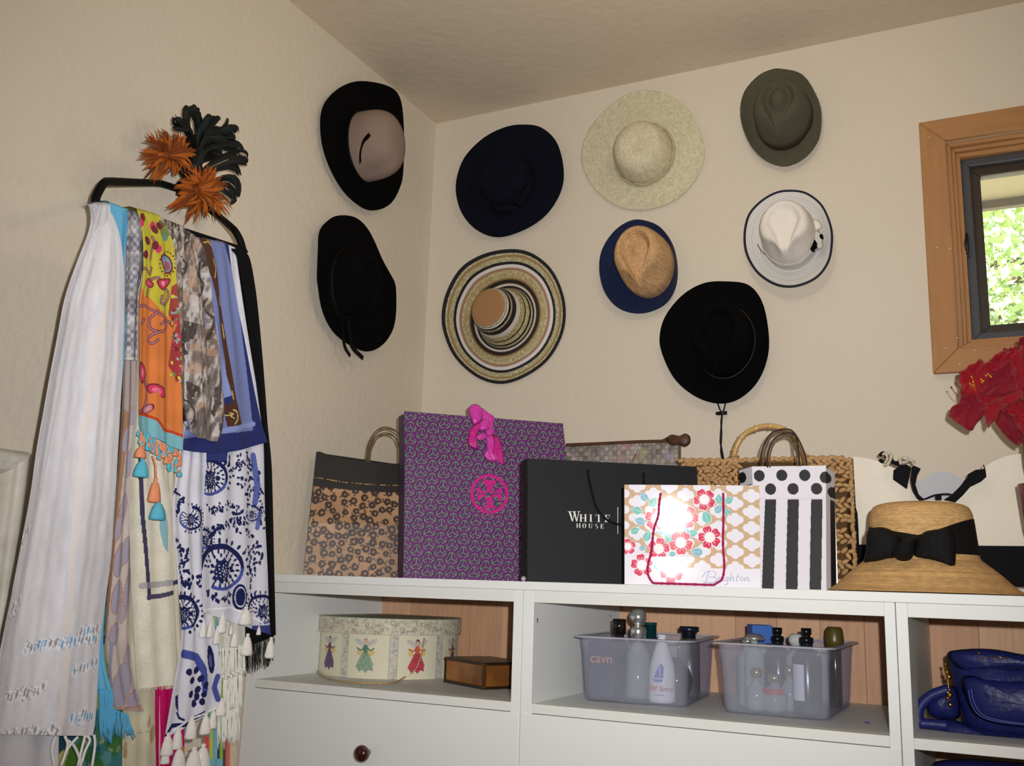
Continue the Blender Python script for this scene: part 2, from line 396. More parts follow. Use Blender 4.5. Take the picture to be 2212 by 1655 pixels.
unit(X1, X2, 'storage_cabinet', 'middle white cabinet whose open cubby holds the two plastic bins', X1 + BT + .004, X2 - BT + .003, True)
unit(X2, X3, 'storage_cabinet', 'white open shelf cabinet under the window holding the blue handbags', X2 + .0215, X3 - .02, False)
# ================================================================== hats
def smst(a, b, x): t = np.clip((x - a) / (b - a), 0, 1); return t * t * (3 - 2 * t)
felt = M('black_felt', (9, 9, 10), .95, .06, noise=(40, .15), bump=(260, .15))
feltn = M('navy_felt', (16, 19, 30), .95, .08, noise=(40, .15), bump=(260, .15))
ribn = M('black_ribbon', (8, 8, 9), .6, .12, wave=(160, .15, .2, 'DIAGONAL'))
class Hat:
    """frame of a hat hung flat against a wall: a (right), b (up), h (out of the wall)"""
    def __init__(s, name, label, wall, outline, zb, group=None, smooth=True):
        s.wall = wall
        if wall == 'B': s.ea, s.eb, s.n = A(1, 0, 0), A(0, 0, 1), A(0, -1, 0)
        else: s.ea, s.eb, s.n = A(0, 1, 0), A(0, 0, 1), A(1, 0, 0)
        s.zb = zb; o = np.asarray(outline, float)
        if smooth: o = smooth_path(o, 160, True)
        s.out = s.uv(o, zb); s.c = s.out.mean(0)
        s.root = root(name, label, 'hat', s.W(s.c, 0), group)
    def P(s, px, h):
        px = np.asarray(px, float); return onP(px[..., 0], px[..., 1], s.n * h, s.n)
    def uv(s, px, h): p = s.P(px, h); return np.stack([p @ s.ea, p @ s.eb], -1)
    def W(s, ab, h):
        ab = np.asarray(ab, float); return ab[..., :1] * s.ea + ab[..., 1:2] * s.eb + np.asarray(h, float)[..., None] * s.n
    def ring(s, c, N, rx, ry, rot):
        th = np.arange(N) * 2 * PI / N; x, y = rx * np.cos(th), ry * np.sin(th); cr, sr = math.cos(rot), math.sin(rot)
        return th, c + np.stack([x * cr - y * sr, x * sr + y * cr], -1)
    def radial(s, c, th):
        d = s.out - c; a = np.arctan2(d[:, 1], d[:, 0]) % (2 * PI); r = np.linalg.norm(d, axis=1); i = np.argsort(a)
        return np.interp(th, a[i], r[i], period=2 * PI)
    def brim(s, c, rx, ry, rot, hin, mat, curl=None, N=128, K=16, colf=None, thick=.0025, wob=0, edge=0.):
        th, rin = s.ring(c, N, rx * .99, ry * .99, rot); phi = np.arctan2((rin - c)[:, 1], (rin - c)[:, 0]) % (2 * PI); ro = s.radial(c, phi)
        outp = c + ro[:, None] * np.stack([np.cos(phi), np.sin(phi)], -1); S = np.linspace(0, 1, K); rows = []; hh = []
        cv = np.zeros(N) if curl is None else curl(phi)
        for q in S:
            ab = rin * (1 - q) + outp * q; h = hin + (s.zb - hin) * smst(0, 1, q) + cv * q * q + wob * np.sin(phi * 5 + 1) * q * (1 - q); rows.append(ab); hh.append(h)
        h0 = np.array(hh); h0 = np.maximum(h0, .005 + thick); P = s.W(np.array(rows), h0)
        Pb = s.W(np.array(rows[::-1]), h0[::-1] - thick); Pall = np.concatenate([P, Pb]); V, Fq = grid(Pall, True); Fq = np.concatenate([Fq, np.stack([np.roll(np.arange(N), -1) , np.arange(N), (2 * K - 1) * N + np.arange(N), (2 * K - 1) * N + np.roll(np.arange(N), -1)], -1)[:, ::-1]])
        col = None
        if colf is not None:
            T, Q = np.meshgrid(phi, S); C = colf(Q, T, np.array(rows)); col = np.concatenate([C.reshape(-1, 3), C[::-1].reshape(-1, 3)])
        o = part('brim', (V, Fq[:, ::-1]), mat, s.root, col=col)
        if edge: part('brim_binding', tube(s.W(outp, h0[-1] - thick / 2), edge, 6, True), ribn if mat is not MATS.get('white_straw') else M('navy_binding', (20, 24, 48), .6), s.root)
        return o
    def crown(s, c, rx, ry, rot, h0, h, mat, prof=None, dent=None, pinch=None, N=96, K=30, colf=None, lean=(0, 0)):
        prof = prof or [(1, 0), (1.0, .15), (.985, .4), (.95, .68), (.88, .86), (.74, .965), (.5, .998), (.25, 1.0), (.001, 1.0)]
        pr_ = smooth_path(prof, K); th = np.arange(N) * 2 * PI / N; cr, sr = math.cos(rot), math.sin(rot); rows = []; hh = []
        for k, (q, t) in enumerate(pr_):
            x, y = q * np.cos(th), q * np.sin(th); hz = np.full(N, h * t)
            if pinch is not None: f = pinch(th, t); x, y = x * f, y * f
            if dent is not None: hz = hz - dent(x, y) * smst(.55, .97, t)
            X, Y = rx * x, ry * y
            rows.append(c + np.stack([X * cr - Y * sr, X * sr + Y * cr], -1) + np.asarray(lean) * t); hh.append(h0 + hz)
        V, Fq = grid(s.W(np.array(rows), np.array(hh)), True); col = None
        if colf is not None:
            T, Q = np.meshgrid(th, np.linspace(0, 1, K)); col = colf(Q, T, np.array(rows)).reshape(-1, 3)
        s.lastc = (c, rx, ry, rot, h0, h, pr_, np.asarray(lean))
        return part('crown', (V, Fq), mat, s.root, col=col)
    def band(s, w0, w1, mat, name='hat_band', grow=1.03, N=96, wav=0., K=5):
        c, rx, ry, rot, h0, h, pr_, lean = s.lastc; rows = []; hh = []; cr, sr = math.cos(rot), math.sin(rot); th = np.arange(N) * 2 * PI / N
        for t in np.linspace(w0, w1, K):
            q = np.interp(t, pr_[:, 1], pr_[:, 0]) * (grow + .01 * math.sin(PI * (t - w0) / (w1 - w0))) + wav * np.sin(th * 9) * np.sin(PI * (t - w0) / (w1 - w0))
            x, y = q * rx * np.cos(th), q * ry * np.sin(th); rows.append(c + np.stack([x * cr - y * sr, x * sr + y * cr], -1) + lean * t); hh.append(np.full(N, h0 + h * t))
        q = .97; x, y = q * rx * np.cos(th), q * ry * np.sin(th); rows.append(c + np.stack([x * cr - y * sr, x * sr + y * cr], -1) + lean * w1); hh.append(np.full(N, h0 + h * w1))
        return part(name, grid(s.W(np.array(rows), np.array(hh)), True), mat, s.root)
    def ribbon(s, pts, hs, w, mat, name='ribbon_tail'):
        """flat ribbon along photo points lying at heights hs above the wall"""
        p = np.array([s.P(q, h) for q, h in zip(pts, hs)]); p = smooth_path(p, 14); t = np.gradient(p, axis=0); wv = np.cross(t, s.n); wv = wv / np.linalg.norm(wv, axis=1)[:, None] * w
        g = strip(p, wv); V, Fc = g; V2 = np.concatenate([V, V - s.n * .0012]); m = len(V); return part(name, (V2, Fc + [tuple(i + m for i in reversed(f)) for f in Fc]), mat, s.root)
def teardrop(depth, cx=0, cy=.0, rx=.5, tip=.75, d2=0.):
    """dent with a rounded back and a point toward -y"""
    def f(x, y):
        yy = (y - cy); k = np.where(yy > 0, 1.0, 1.0 - .0); w = np.where(yy > 0, rx, rx * np.clip(1 + yy / tip, .0, 1)); q = np.where(yy > 0, np.hypot((x - cx) / rx, yy / rx), np.abs(x - cx) / np.maximum(w, 1e-3))
        q = np.where(yy < -tip, 9, q)
        m = 1 - smst(.65, 1.05, q); c_ = np.exp(-((x - cx) ** 2 + (y - cy) ** 2) / .03)
        return depth * m - d2 * m * c_
    return f
def front_pinch(amt=.16, w=.45, fa=-PI / 2, off=.62):
    def f(th, t):
        d1 = (th - fa - off + PI) % (2 * PI) - PI; d2 = (th - fa + off + PI) % (2 * PI) - PI
        return 1 - amt * smst(.25, .85, t) * (np.exp(-(d1 / w) ** 2) + np.exp(-(d2 / w) ** 2))
    return f

# (a) black brim, taupe crown, on the left wall
h = Hat('felt_hat', 'black wide brim hat with taupe crown, upper one on the left wall', 'L', [(785,175),(838,187),(861,212),(868,270),(866,370),(858,408),(840,440),(812,454),(785,449),(752,420),(727,380),(708,330),(700,280),(703,235),(720,205),(750,182)], .03)
taupe = M('taupe_felt', (142, 122, 110), .9, .2, noise=(14, .05), bump=(260, .15))
c = h.uv((856, 304), .165); h.brim(c, .086, .108, .2, .036, felt, curl=lambda p: .010 * np.cos(p), thick=.004)
h.crown(c, .087, .110, .2, .034, .14, taupe, prof=[(1, 0), (1.0, .2), (.98, .45), (.92, .66), (.80, .83), (.6, .94), (.35, .99), (.15, 1.0), (.001, 1.0)], pinch=lambda th, t: 1 - .10 * smst(.0, .5, t) * np.exp(-((th - 4.25) / .35) ** 2))
h.band(.0, .10, ribn)
h.ribbon([(779, 352), (779, 330), (786, 306), (799, 290)], [.10, .12, .145, .160], .013, felt, 'feather_trim')

# (b) black fedora with ribbon tails
h = Hat('felt_hat', 'black felt hat with two hanging ribbon tails, lower one on the left wall', 'L', [(735,465),(772,470),(800,500),(825,560),(840,590),(851,612),(853,640),(852,682),(845,715),(825,745),(795,759),(760,745),(725,715),(700,670),(687,620),(684,590),(688,540),(693,500),(710,478)], .035)
c = h.uv((800, 606), .145); h.brim(c, .078, .105, 0, .045, felt, curl=lambda p: .006 * np.cos(2 * p), thick=.004)
h.crown(c, .077, .104, 0, .042, .105, felt, dent=teardrop(.03, 0, .15, .4, 1.0), pinch=front_pinch(.12)); h.band(.0, .24, ribn)
h.ribbon([(752, 690), (757, 725), (762, 750), (785, 774)], [.05, .048, .046, .040], .014, ribn); h.ribbon([(738, 690), (742, 725), (746, 750), (757, 769)], [.044, .044, .042, .036], .011, ribn)

# (c) navy black wide brim
h = Hat('felt_hat', 'wide round navy-black hat with a knotted band, nearest the ceiling corner on the back wall', 'B', [(1130,268),(1170,276),(1203,308),(1218,362),(1213,410),(1184,457),(1140,490),(1080,511),(1035,500),(1002,466),(987,420),(989,378),(1006,335),(1045,295),(1090,273)], .028)
c = h.uv((1078, 374), .115); h.brim(c, .096, .098, 0, .03, feltn, curl=lambda p: .006 * np.sin(p * 2 + 1), thick=.003)
h.crown(c, .094, .096, 0, .028, .085, feltn, dent=lambda x, y: .014 * np.exp(-(x * x + y * y) / .18), pinch=lambda th, t: 1 + .015 * np.sin(th * 3 + t * 3))
h.band(.03, .3, feltn, grow=1.05, wav=.012); h.band(.1, .42, ribn, grow=1.03, wav=.02)
part('knot', puff(smooth_path([h.P(q, .055) for q in ((1062,440),(1085,436),(1112,442),(1118,452),(1090,460),(1066,455))], 20, True), h.n, .012), feltn, h.root)
part('band_tail', puff(smooth_path([h.P(q, .05) for q in ((1128,395),(1142,388),(1150,405),(1138,430),(1118,446),(1112,436))], 20, True), h.n, .008), feltn, h.root)

# (d) cream straw
straw = M('woven_straw', (206, 198, 160), .8, .2, paint=True, noise=(180, .16), bump=(230, .8))
def weave(base, f=260., a=.10, seed=1, ring=0.):
    def g(Q, T, ab):
        n = vnoise(ab[..., 0] * f, ab[..., 1] * f, seed); m = vnoise(ab[..., 0] * 70, ab[..., 1] * 70, seed + 3)
        v = 1 + (n - .5) * 2 * a + (m - .5) * a * .5
        if ring: v = v + .07 * np.sin(Q * ring)
        return np.asarray(base, float) * v[..., None]
    return g
h = Hat('straw_hat', 'pale cream woven straw hat with wide flat brim and twisted band', 'B', [(1385,195),(1440,203),(1490,240),(1517,298),(1520,345),(1500,390),(1460,430),(1400,452),(1340,447),(1292,415),(1263,370),(1257,325),(1275,275),(1310,235),(1345,208)], .012)
c = h.uv((1371, 308), .125); h.brim(c, .099, .104, 0, .022, straw, N=260, K=60, colf=weave((214, 206, 176), a=.07), wob=.006, thick=.003)
h.crown(c, .096, .101, 0, .02, .105, straw, N=260, K=80, colf=weave((216, 206, 176), seed=2, a=.07), prof=[(1, 0), (.99, .12), (.95, .4), (.89, .64), (.78, .84), (.6, .955), (.4, 1.0), (.2, 1.01), (.001, 1.01)], dent=lambda x, y: .008 * np.exp(-(x * x + y * y) / .12))
for k, (w0, ph) in enumerate(((.05, 0), (.10, PI), (.15, 2))):
    cc, rx, ry, rot, h0, hh_, pr_, ln = h.lastc; th = np.linspace(0, 2 * PI, 110)[:-1]; rr_ = 1.03 + .015 * np.sin(th * 16 + ph)
    part('twisted_band', tube(h.W(cc + np.stack([rx * rr_ * np.cos(th), ry * rr_ * np.sin(th)], -1), h0 + hh_ * (w0 + .035 * np.sin(th * 11 + ph))), .0032, 6, True), M('cream_cord', (190, 182, 148), .8, bump=(300, .5)), h.root)

# (e) olive felt
olive = M('olive_felt', (84, 82, 66), .95, .08, noise=(70, .14), bump=(240, .7), sheen=.05)
h = Hat('felt_hat', 'fuzzy olive green felt hat with a creased crown, top right of the hats', 'B', [(1690,153),(1735,165),(1765,210),(1774,250),(1768,300),(1741,338),(1700,358),(1660,350),(1627,322),(1609,282),(1604,245),(1612,205),(1637,172),(1665,156)], .035)
c = h.uv((1679, 222), .15); h.brim(c, .084, .100, 0, .035, olive, curl=lambda p: .03 * np.exp(-(((p - PI + PI) % (2 * PI) - PI) / .9) ** 2) + .012 * (np.sin(p) > .3) * np.sin(p), thick=.004)
h.crown(c, .082, .099, -.05, .033, .125, olive, dent=lambda x, y: teardrop(.030, 0, .1, .62, 1.05)(x, y) - .024 * np.exp(-((x / .3) ** 2 + ((y - .22) / .34) ** 2) ** 2), pinch=front_pinch(.16), prof=[(1, 0), (.99, .2), (.96, .5), (.9, .75), (.8, .9), (.64, .98), (.4, 1.0), (.2, 1.0), (.001, 1.0)])
h.band(.03, .3, M('olive_band', (54, 50, 36), .8, bump=(200, .3)), grow=1.02)
V = h.out; rr_ = np.random.default_rng(3); gs = []
for k in range(0, 160):
    d = nrm(V[k] - h.c); gs.append(tube(h.W(np.array([V[k] - d * .003, V[k] + d * (.0012 + .0025 * rr_.random())]), np.array([.034, .034])), [.0016, .0004], 4))
part('fuzzy_edge', join(*gs), olive, h.root)

# (f) white fedora, navy edge
wst = M('white_straw', (226, 222, 216), .75, .2, paint=True, noise=(200, .04), bump=(300, .2))
def rings_white(Q, T, ab):
    s_ = .5 + .5 * np.sin(Q * 2 * PI * 9); v = np.where(s_ < .22, .86, 1.0); C = np.array([222., 220, 216]) * v[..., None]; C[Q > .935] = (24, 28, 52); return C
h = Hat('fedora_hat', 'white fedora with dark navy edge and a side bow, on the right of the hats', 'B', [(1700,413),(1740,418),(1775,445),(1795,490),(1798,530),(1790,570),(1765,603),(1722,621),(1680,618),(1640,592),(1616,552),(1610,510),(1618,468),(1640,440),(1670,420)], .032)
c = h.uv((1690, 484), .155); h.brim(c, .08, .093, 0, .02, wst, N=160, K=70, colf=rings_white, curl=lambda p: .018 * (.6 - np.sin(p) * .4), thick=.003, edge=.0035)
h.crown(c, .079, .092, 0, .018, .132, M('white_cloth', (232, 226, 216), .8, .2, bump=(300, .2)), dent=teardrop(.02, 0, .12, .64, 1.12), pinch=front_pinch(.26, .5), prof=[(1, 0), (.99, .2), (.96, .5), (.91, .78), (.84, .93), (.70, .99), (.45, 1.0), (.2, 1.0), (.001, 1.0)])
h.band(.02, .34, M('grey_white_band', (206, 202, 196), .8, bump=(90, .5)), grow=1.035, wav=.012)
part('band_seam', tube(np.array([h.P(q, .035) for q in smooth_path([(1636,528),(1650,548),(1675,562),(1695,568),(1712,562),(1735,550)], 16)]), .0012, 5), M('dark_seam', (70, 66, 66), .8), h.root)
for pts, m in (([(1757,475),(1770,478),(1775,492),(1763,498),(1756,490)], 'white_cloth'), ([(1760,500),(1772,503),(1778,520),(1770,532),(1757,520)], 'grey_white_band'), ([(1750,515),(1760,512),(1768,530),(1758,540),(1750,530)], 'black_felt'), ([(1764,528),(1774,520),(1778,533),(1768,540)], 'grey_white_band'), ([(1749,530),(1758,532),(1760,544),(1752,542)], 'black_felt'), ([(1768,508),(1776,506),(1779,516),(1772,520)], 'black_felt')):
    part('bow_loop', puff(smooth_path([h.P(q, .062) for q in pts], 18, True), h.n, .007), MATS[m], h.root)

# (g) tan straw crown, navy brim
navy = M('navy_brim_felt', (22, 32, 66), .85, .2, bump=(260, .3), sheen=.15)
tan = M('tan_straw', (206, 164, 116), .75, .2, paint=True, noise=(200, .1), bump=(260, .55))
h = Hat('fedora_hat', 'tan straw fedora with navy blue brim, below the cream straw hat', 'B', [(1385,475),(1425,490),(1455,530),(1466,580),(1460,625),(1435,660),(1385,677),(1340,668),(1310,635),(1298,590),(1302,545),(1325,505),(1355,481)], .025)
c = h.uv((1370, 545), .158); h.brim(c, .083, .106, .1, .02, navy, curl=lambda p: .012 * np.abs(np.cos(p)), thick=.003)
h.crown(c, .084, .107, .1, .018, .14, tan, N=220, K=90, colf=weave((202, 162, 116), f=300, a=.10, ring=170), dent=teardrop(.03, -.02, .14, .62, 1.15, .012), pinch=front_pinch(.24, .5), prof=[(1, 0), (1.0, .2), (.97, .5), (.91, .76), (.82, .91), (.68, .98), (.45, 1.0), (.2, 1.0), (.001, 1.0)])

# (h) black hat with chin cord
h = Hat('felt_hat', 'black felt hat with a chin cord and toggle hanging below it', 'B', [(1570,608),(1620,618),(1650,660),(1663,735),(1655,790),(1630,835),(1590,865),(1545,871),(1500,855),(1460,820),(1435,770),(1428,730),(1440,685),(1475,640),(1520,613)], .026)
c = h.uv((1548, 722), .135); h.brim(c, .085, .107, -.1, .03, felt, curl=lambda p: .014 * np.abs(np.cos(p)), thick=.004)
h.crown(c, .086, .108, -.1, .028, .108, felt, dent=teardrop(.03, 0, .14, .62, 1.1), pinch=front_pinch(.2, .5))
h.band(.0, .045, M('brown_cord', (44, 34, 28), .6), grow=1.02)
cord = M('black_cord', (22, 18, 17), .7, bump=(300, .5)); q = lambda *p: np.array([h.P(x, .012) for x in p])
ch = part('chin_cord', join(tube(q((1549,868),(1555,884),(1560,893)), .0022, 6), tube(q((1568,868),(1564,884),(1560,893)), .0022, 6), tube(q((1560,893),(1559,910),(1557,935),(1556,955),(1560,975),(1563,993)), .0026, 6),
    tube(q((1560,893),(1557.5,912),(1559,935),(1558,955),(1557,975),(1561,997)), .0024, 6)), cord, h.root)
tp = q((1549,893.5),(1570,892)); part('toggle', join(tube(tp, .0058, 10), tube(np.array([tp[0] - (tp[1] - tp[0]) * .12, tp[0]]), .0042, 10)), M('black_plastic', (14, 14, 15), .35), ch)

# (i) striped sun hat
glit = M('striped_braid', (200, 180, 130), .55, .4, paint=True, noise=(400, .12), wave=(0, 0, 0) if False else None, bump=(500, .5))
SEQ_B = [(.0, (24, 22, 24)), (.045, (24, 22, 24)), (.05, (206, 198, 190)), (.105, (150, 116, 84)), (.12, (26, 22, 22)), (.185, (58, 38, 26)), (.215, (150, 120, 76)), (.26, (182, 164, 112)), (.40, (196, 184, 140)), (.45, (168, 130, 104)), (.525, (226, 222, 220)), (.615, (22, 20, 26)), (.685, (184, 176, 132)), (.80, (160, 132, 88)), (.865, (192, 184, 146)), (.91, (22, 20, 26)), (1.01, None)]
def striped(seq, gl=True, sd=5):
    def g(Q, T, ab):
        C = np.zeros(Q.shape + (3,)); 
        for (a, col), (b, _) in zip(seq[:-1], seq[1:]): C[(Q >= a) & (Q < b)] = col
        rr = np.random.default_rng(sd); n = rr.random(Q.shape); gm = (C[..., 0] > 170) & (C[..., 2] < 160)
        C[gm & (n > .90)] = (250, 248, 224); C[gm & (n < .14)] = (120, 104, 66)
        return C * (1 + .07 * np.sin(Q * 2 * PI * 38))[..., None]
    return g
h = Hat('sun_hat', 'large striped gold black and white sun hat, lower left of the back wall', 'B', [(1105,540),(1150,548),(1190,580),(1214,630),(1221,680),(1211,730),(1180,780),(1130,815),(1080,829),(1030,815),(985,775),(962,725),(957,680),(969,630),(1000,580),(1048,551)], .010)
ct = h.uv((1054, 664), .150); cb = h.uv((1092, 687), .028) 
h.brim(cb, .102, .106, -.5, .03, glit, N=300, K=150, colf=striped(SEQ_B), thick=.003, curl=lambda p: .012 * np.cos(p - 2.3))
SEQ_C = [(0, (26, 22, 22)), (.06, (186, 176, 130)), (.14, (22, 20, 22)), (.17, (192, 180, 136)), (.235, (22, 20, 22)), (.26, (182, 164, 112)), (.34, (214, 206, 200)), (.40, (22, 18, 20)), (.45, (60, 40, 28)), (.475, (186, 174, 128)), (.50, (22, 20, 24)), (.555, (222, 220, 220)), (.60, (24, 22, 26)), (.62, (196, 188, 150)), (.675, (170, 126, 84)), (1.01, None)]
h.crown(cb, .101, .105, -.5, .028, .122, glit, N=240, K=150, colf=striped(SEQ_C), prof=[(1, 0), (.98, .04), (.90, .22), (.82, .45), (.73, .7), (.66, .88), (.60, .965), (.52, .995), (.25, 1.0), (.001, 1.0)], lean=ct - cb)

# small pin in the plaster between the hats of the left wall
pn = onX(650, 459, 0); solo('push_pin', tube([pn + A(0, 0, 0), pn + A(.008, 0, 0)], [.002, .0035], 8), M('pin_head', (235, 232, 225), .3), 'tiny pale pin in the left wall beside the two black hats', 'pin')
# ================================================================== bags and other things standing on the cabinet top
class Panel:
    """vertical panel: u along e, v up, facing n; photo points are cast onto it"""
    def __init__(s, px, y, ang, z0=None, v0=TOP):
        s.e = A(math.cos(ang), math.sin(ang), 0); s.n = A(math.sin(ang), -math.cos(ang), 0); s.v0 = v0
        p = onY(px[0], px[1], y); s.o = A(p[0], p[1], v0)
    def uv(s, px):
        px = np.asarray(px, float); p = onP(px[..., 0], px[..., 1], s.o, s.n) - s.o; return np.stack([p @ s.e, p[..., 2]], -1)
    def W(s, uv, d=0.):
        uv = np.asarray(uv, float); return s.o + uv[..., :1] * s.e + uv[..., 1:2] * A(0, 0, 1) + np.asarray(d, float)[..., None] * s.n
    def at(s, px, d=0.): return s.W(s.uv(px), d)
    def quad(s, tl, tr, br, bl, step, top=None):
        q = [s.uv(p) for p in (tl, tr, br, bl)]; q[2] = A(q[2][0], 0.0005); q[3] = A(q[3][0], 0.0005)
        nu = int(max(np.linalg.norm(q[1] - q[0]), np.linalg.norm(q[2] - q[3])) / step) + 2; nv = int(np.linalg.norm(q[0] - q[3]) / step) + 2
        U, Vv = np.meshgrid(np.linspace(0, 1, nu), np.linspace(0, 1, nv)); U = U[..., None]; Vv = Vv[..., None]
        return (q[3] * (1 - U) + q[2] * U) * (1 - Vv) + (q[0] * (1 - U) + q[1] * U) * Vv, q
def zz(ox, oy, sc): return lambda *pts: [(ox + x / sc, oy + y / sc) for x, y in pts]
Z1 = zz(600, 840, 3.448); Z2 = zz(1080, 860, 3.456); Z3z = zz(1560, 860, 3.393)
def bag_body(p, q, depth, m, parent, lean=lambda v: 0., gus=.0, col=None, inset=.0):
    """gussets, back and bottom behind a front panel with local corners q = tl, tr, br, bl"""
    tl, tr, br, bl = q; vs_ = np.linspace(0, 1, 9); rows = []
    for t in vs_:
        l = bl * (1 - t) + tl * t; r = br * (1 - t) + tr * t; d = lean(l[1]); d2 = lean(r[1])
        rows.append([p.W(l, d), p.W(l + A(gus, 0), d - depth * .5), p.W(l + A(inset, 0), d - depth), p.W(r - A(inset, 0), d2 - depth), p.W(r - A(gus, 0), d2 - depth * .5), p.W(r, d2)])
    V, f = grid(np.array(rows)); f = [tuple(x) for x in f] + [(5, 4, 3, 2, 1, 0)]
    return part('body', (V, f), m, parent, False)

# ---- leopard print bag
phi = math.radians(41); P = Panel((655, 1243), -.618, phi); P.o[0] += .012; P.o[1] -= .012
lb = root('gift_bag', 'leopard print paper bag with black top, in the corner behind the purple bag', 'bag', P.W(A(.12, 0), -.01), 'gift bags on the cabinet top')
G_, q = P.quad((684, 990), (872, 1004), (872, 1253), (655, 1243), .0013)
dip = P.uv(Z1((320,458),(430,498),(520,518),(600,530),(730,545),(910,549),(960,550)))
tv = np.interp(G_[..., 0], dip[:, 0], dip[:, 1]); G_[..., 1] = .0005 + (G_[..., 1] - .0005) / np.maximum(G_[-1:, :, 1] - .0005, 1e-6) * (tv[-1:, :] - .0005)
lean = lambda v: -np.maximum(0, np.asarray(v) - .145) * .16
pt = Paint(G_[..., 0], G_[..., 1], (172, 132, 94)); pt.mottle(16, .12, 3)
rr = np.random.default_rng(11); wu, wv_ = G_[..., 0].max(), G_[..., 1].max(); pts = []
for _ in range(4000):
    c = A(rr.random() * wu, rr.random() * wv_)
    if all(np.hypot(*(c - k)) > .0205 for k in pts): pts.append(c)
for c in pts:
    r = .0082 + .0026 * rr.random(); pt.ell(c[0], c[1], r * .9, r * .9, (58, 38, 30)); g = rr.random() * 6.28; N = 7; sk = rr.integers(0, 12)
    for k in range(N):
        if k == sk: continue
        a = g + k * 6.283 / N; pt.ell(c[0] + r * (.62 + .22 * rr.random()) * math.cos(a), c[1] + r * (.62 + .2 * rr.random()) * math.sin(a), r * (.36 + .34 * rr.random()), r * (.34 + .16 * rr.random()), (54, 36, 28), a + 1.57)
    pt.ell(c[0] + r * .1, c[1], r * (.22 + .18 * rr.random()), r * (.22 + .18 * rr.random()), (176, 124, 78), g)
    for _ in range(2): a = rr.random() * 6.28; pt.ell(c[0] + .0138 * math.cos(a), c[1] + .0138 * math.sin(a), .0016 + .0022 * rr.random(), .0024, (58, 40, 30))
top = P.uv(Z1((180,712),(250,718),(420,738),(560,752),(720,764),(960,770),(960,300),(180,300))); pt.poly(top, (26, 20, 16))
dash = P.uv(Z1((255,655),(330,662),(450,684),(560,697),(700,708),(850,715),(950,716)))
dp = smooth_path(dash, 90)
for k in range(0, 88, 1):
    if rr.random() < .55: pt.line([dp[k], dp[k + 1]], .0012 + .0014 * rr.random(), (196, 150, 84))
paper_l = M('leopard_paper', paint=True, rough=.46, spec=.4, noise=(30, .04), bump=(9, .12))
V, f = grid(P.W(G_, lean(G_[..., 1]))); part('front_panel', (V, f), paper_l, lb, col=pt.C)
q = [A(G_[-1, 0, 0], G_[-1, 0, 1]), A(G_[-1, -1, 0], G_[-1, -1, 1]), A(G_[0, -1, 0], .0005), A(G_[0, 0, 0], .0005)]
bag_body(P, q, .026, M('black_paper', (26, 22, 20), .6, .3), lb, lean, .004, inset=.002)
bcord = M('brown_paper_cord', (98, 78, 56), .7, bump=(300, .4))
for a, d in (([(668,545),(676,470),(690,400),(740,305),(810,268),(890,292),(930,340),(960,420),(965,560)], -.045), ([(690,545),(694,480),(705,420),(750,338),(820,310),(880,332),(910,385),(930,450),(935,560)], -.05)):
    pp = smooth_path(P.uv(Z1(*a)), 40)
    for o in (0, .0042): part('handle', tube(P.W(pp + A(o, -o), d - lean(.3) * 0), .0016, 6), bcord, lb)

# ---- purple bag
phi = math.radians(41.5); P = Panel((872, 1250), -.552, phi); PP = P
pb = root('gift_bag', 'tall purple bag with green geometric pattern, pink logo and pink ribbon', 'bag', P.W(A(.24, 0), -.05), 'gift bags on the cabinet top')
G_, q = P.quad((876, 885), (1222, 912), (1236, 1266), (871, 1250), .00125)
vc = float(P.uv((872, 984))[1]); leanp = lambda v: -np.maximum(0, np.asarray(v) - vc) * .20
pt = Paint(G_[..., 0], G_[..., 1], (112, 44, 118)); s_ = 1.377e-3 / 3.448
a_, b_ = 81.5 * s_, 90 * s_; ci = np.round(pt.X / a_); best = np.full(len(pt.X), 9.); bestn = np.full(len(pt.X), 9.); u0, v0_ = P.uv(Z1((1085, 240)))[0]
segs = []
for k in range(3):
    t = PI / 2 + k * 2 * PI / 3; R_ = lambda x, y: (x * math.cos(t) - y * math.sin(t), x * math.sin(t) + y * math.cos(t)); L_ = 42 * s_
    segs += [((0, 0), R_(L_, 0)), (R_(L_, 0), R_(L_ * .82, L_ * .38)), (R_(L_ * .82, L_ * .38), R_(L_ * .50, L_ * .50)), (R_(L_, 0), R_(L_ * .82, -L_ * .38)), (R_(L_ * .82, -L_ * .38), R_(L_ * .50, -L_ * .50))]
for di in (-1, 0, 1):
    i_c = np.round((pt.X - u0) / a_) + di; xx = pt.X - u0 - i_c * a_; off = np.where(i_c % 2 == 0, 0, .5) * b_
    for dj in (-1, 0, 1):
        jj = np.round((pt.Y - v0_ - off) / b_) + dj; yy = pt.Y - v0_ - off - jj * b_
        for (xa, ya), (xb, yb) in segs:
            dx, dy = xb - xa, yb - ya; t = np.clip(((xx - xa) * dx + (yy - ya) * dy) / (dx * dx + dy * dy), 0, 1); d = np.hypot(xx - xa - t * dx, yy - ya - t * dy)
            if True: best = np.minimum(best, d)
            bestn = np.minimum(bestn, np.hypot(xx - xa - t * dx - .002, yy - ya - t * dy + .0012))
pt.put(bestn < .0014, (58, 26, 84)); pt.put(best < .00100, (104, 158, 108))
lc = P.uv(Z1((1577, 783)))[0]; pink = (206, 34, 140); rg_ = 122 * s_
pt.ell(lc[0], lc[1], 139 * s_, 139 * s_, pink, inner=.84)
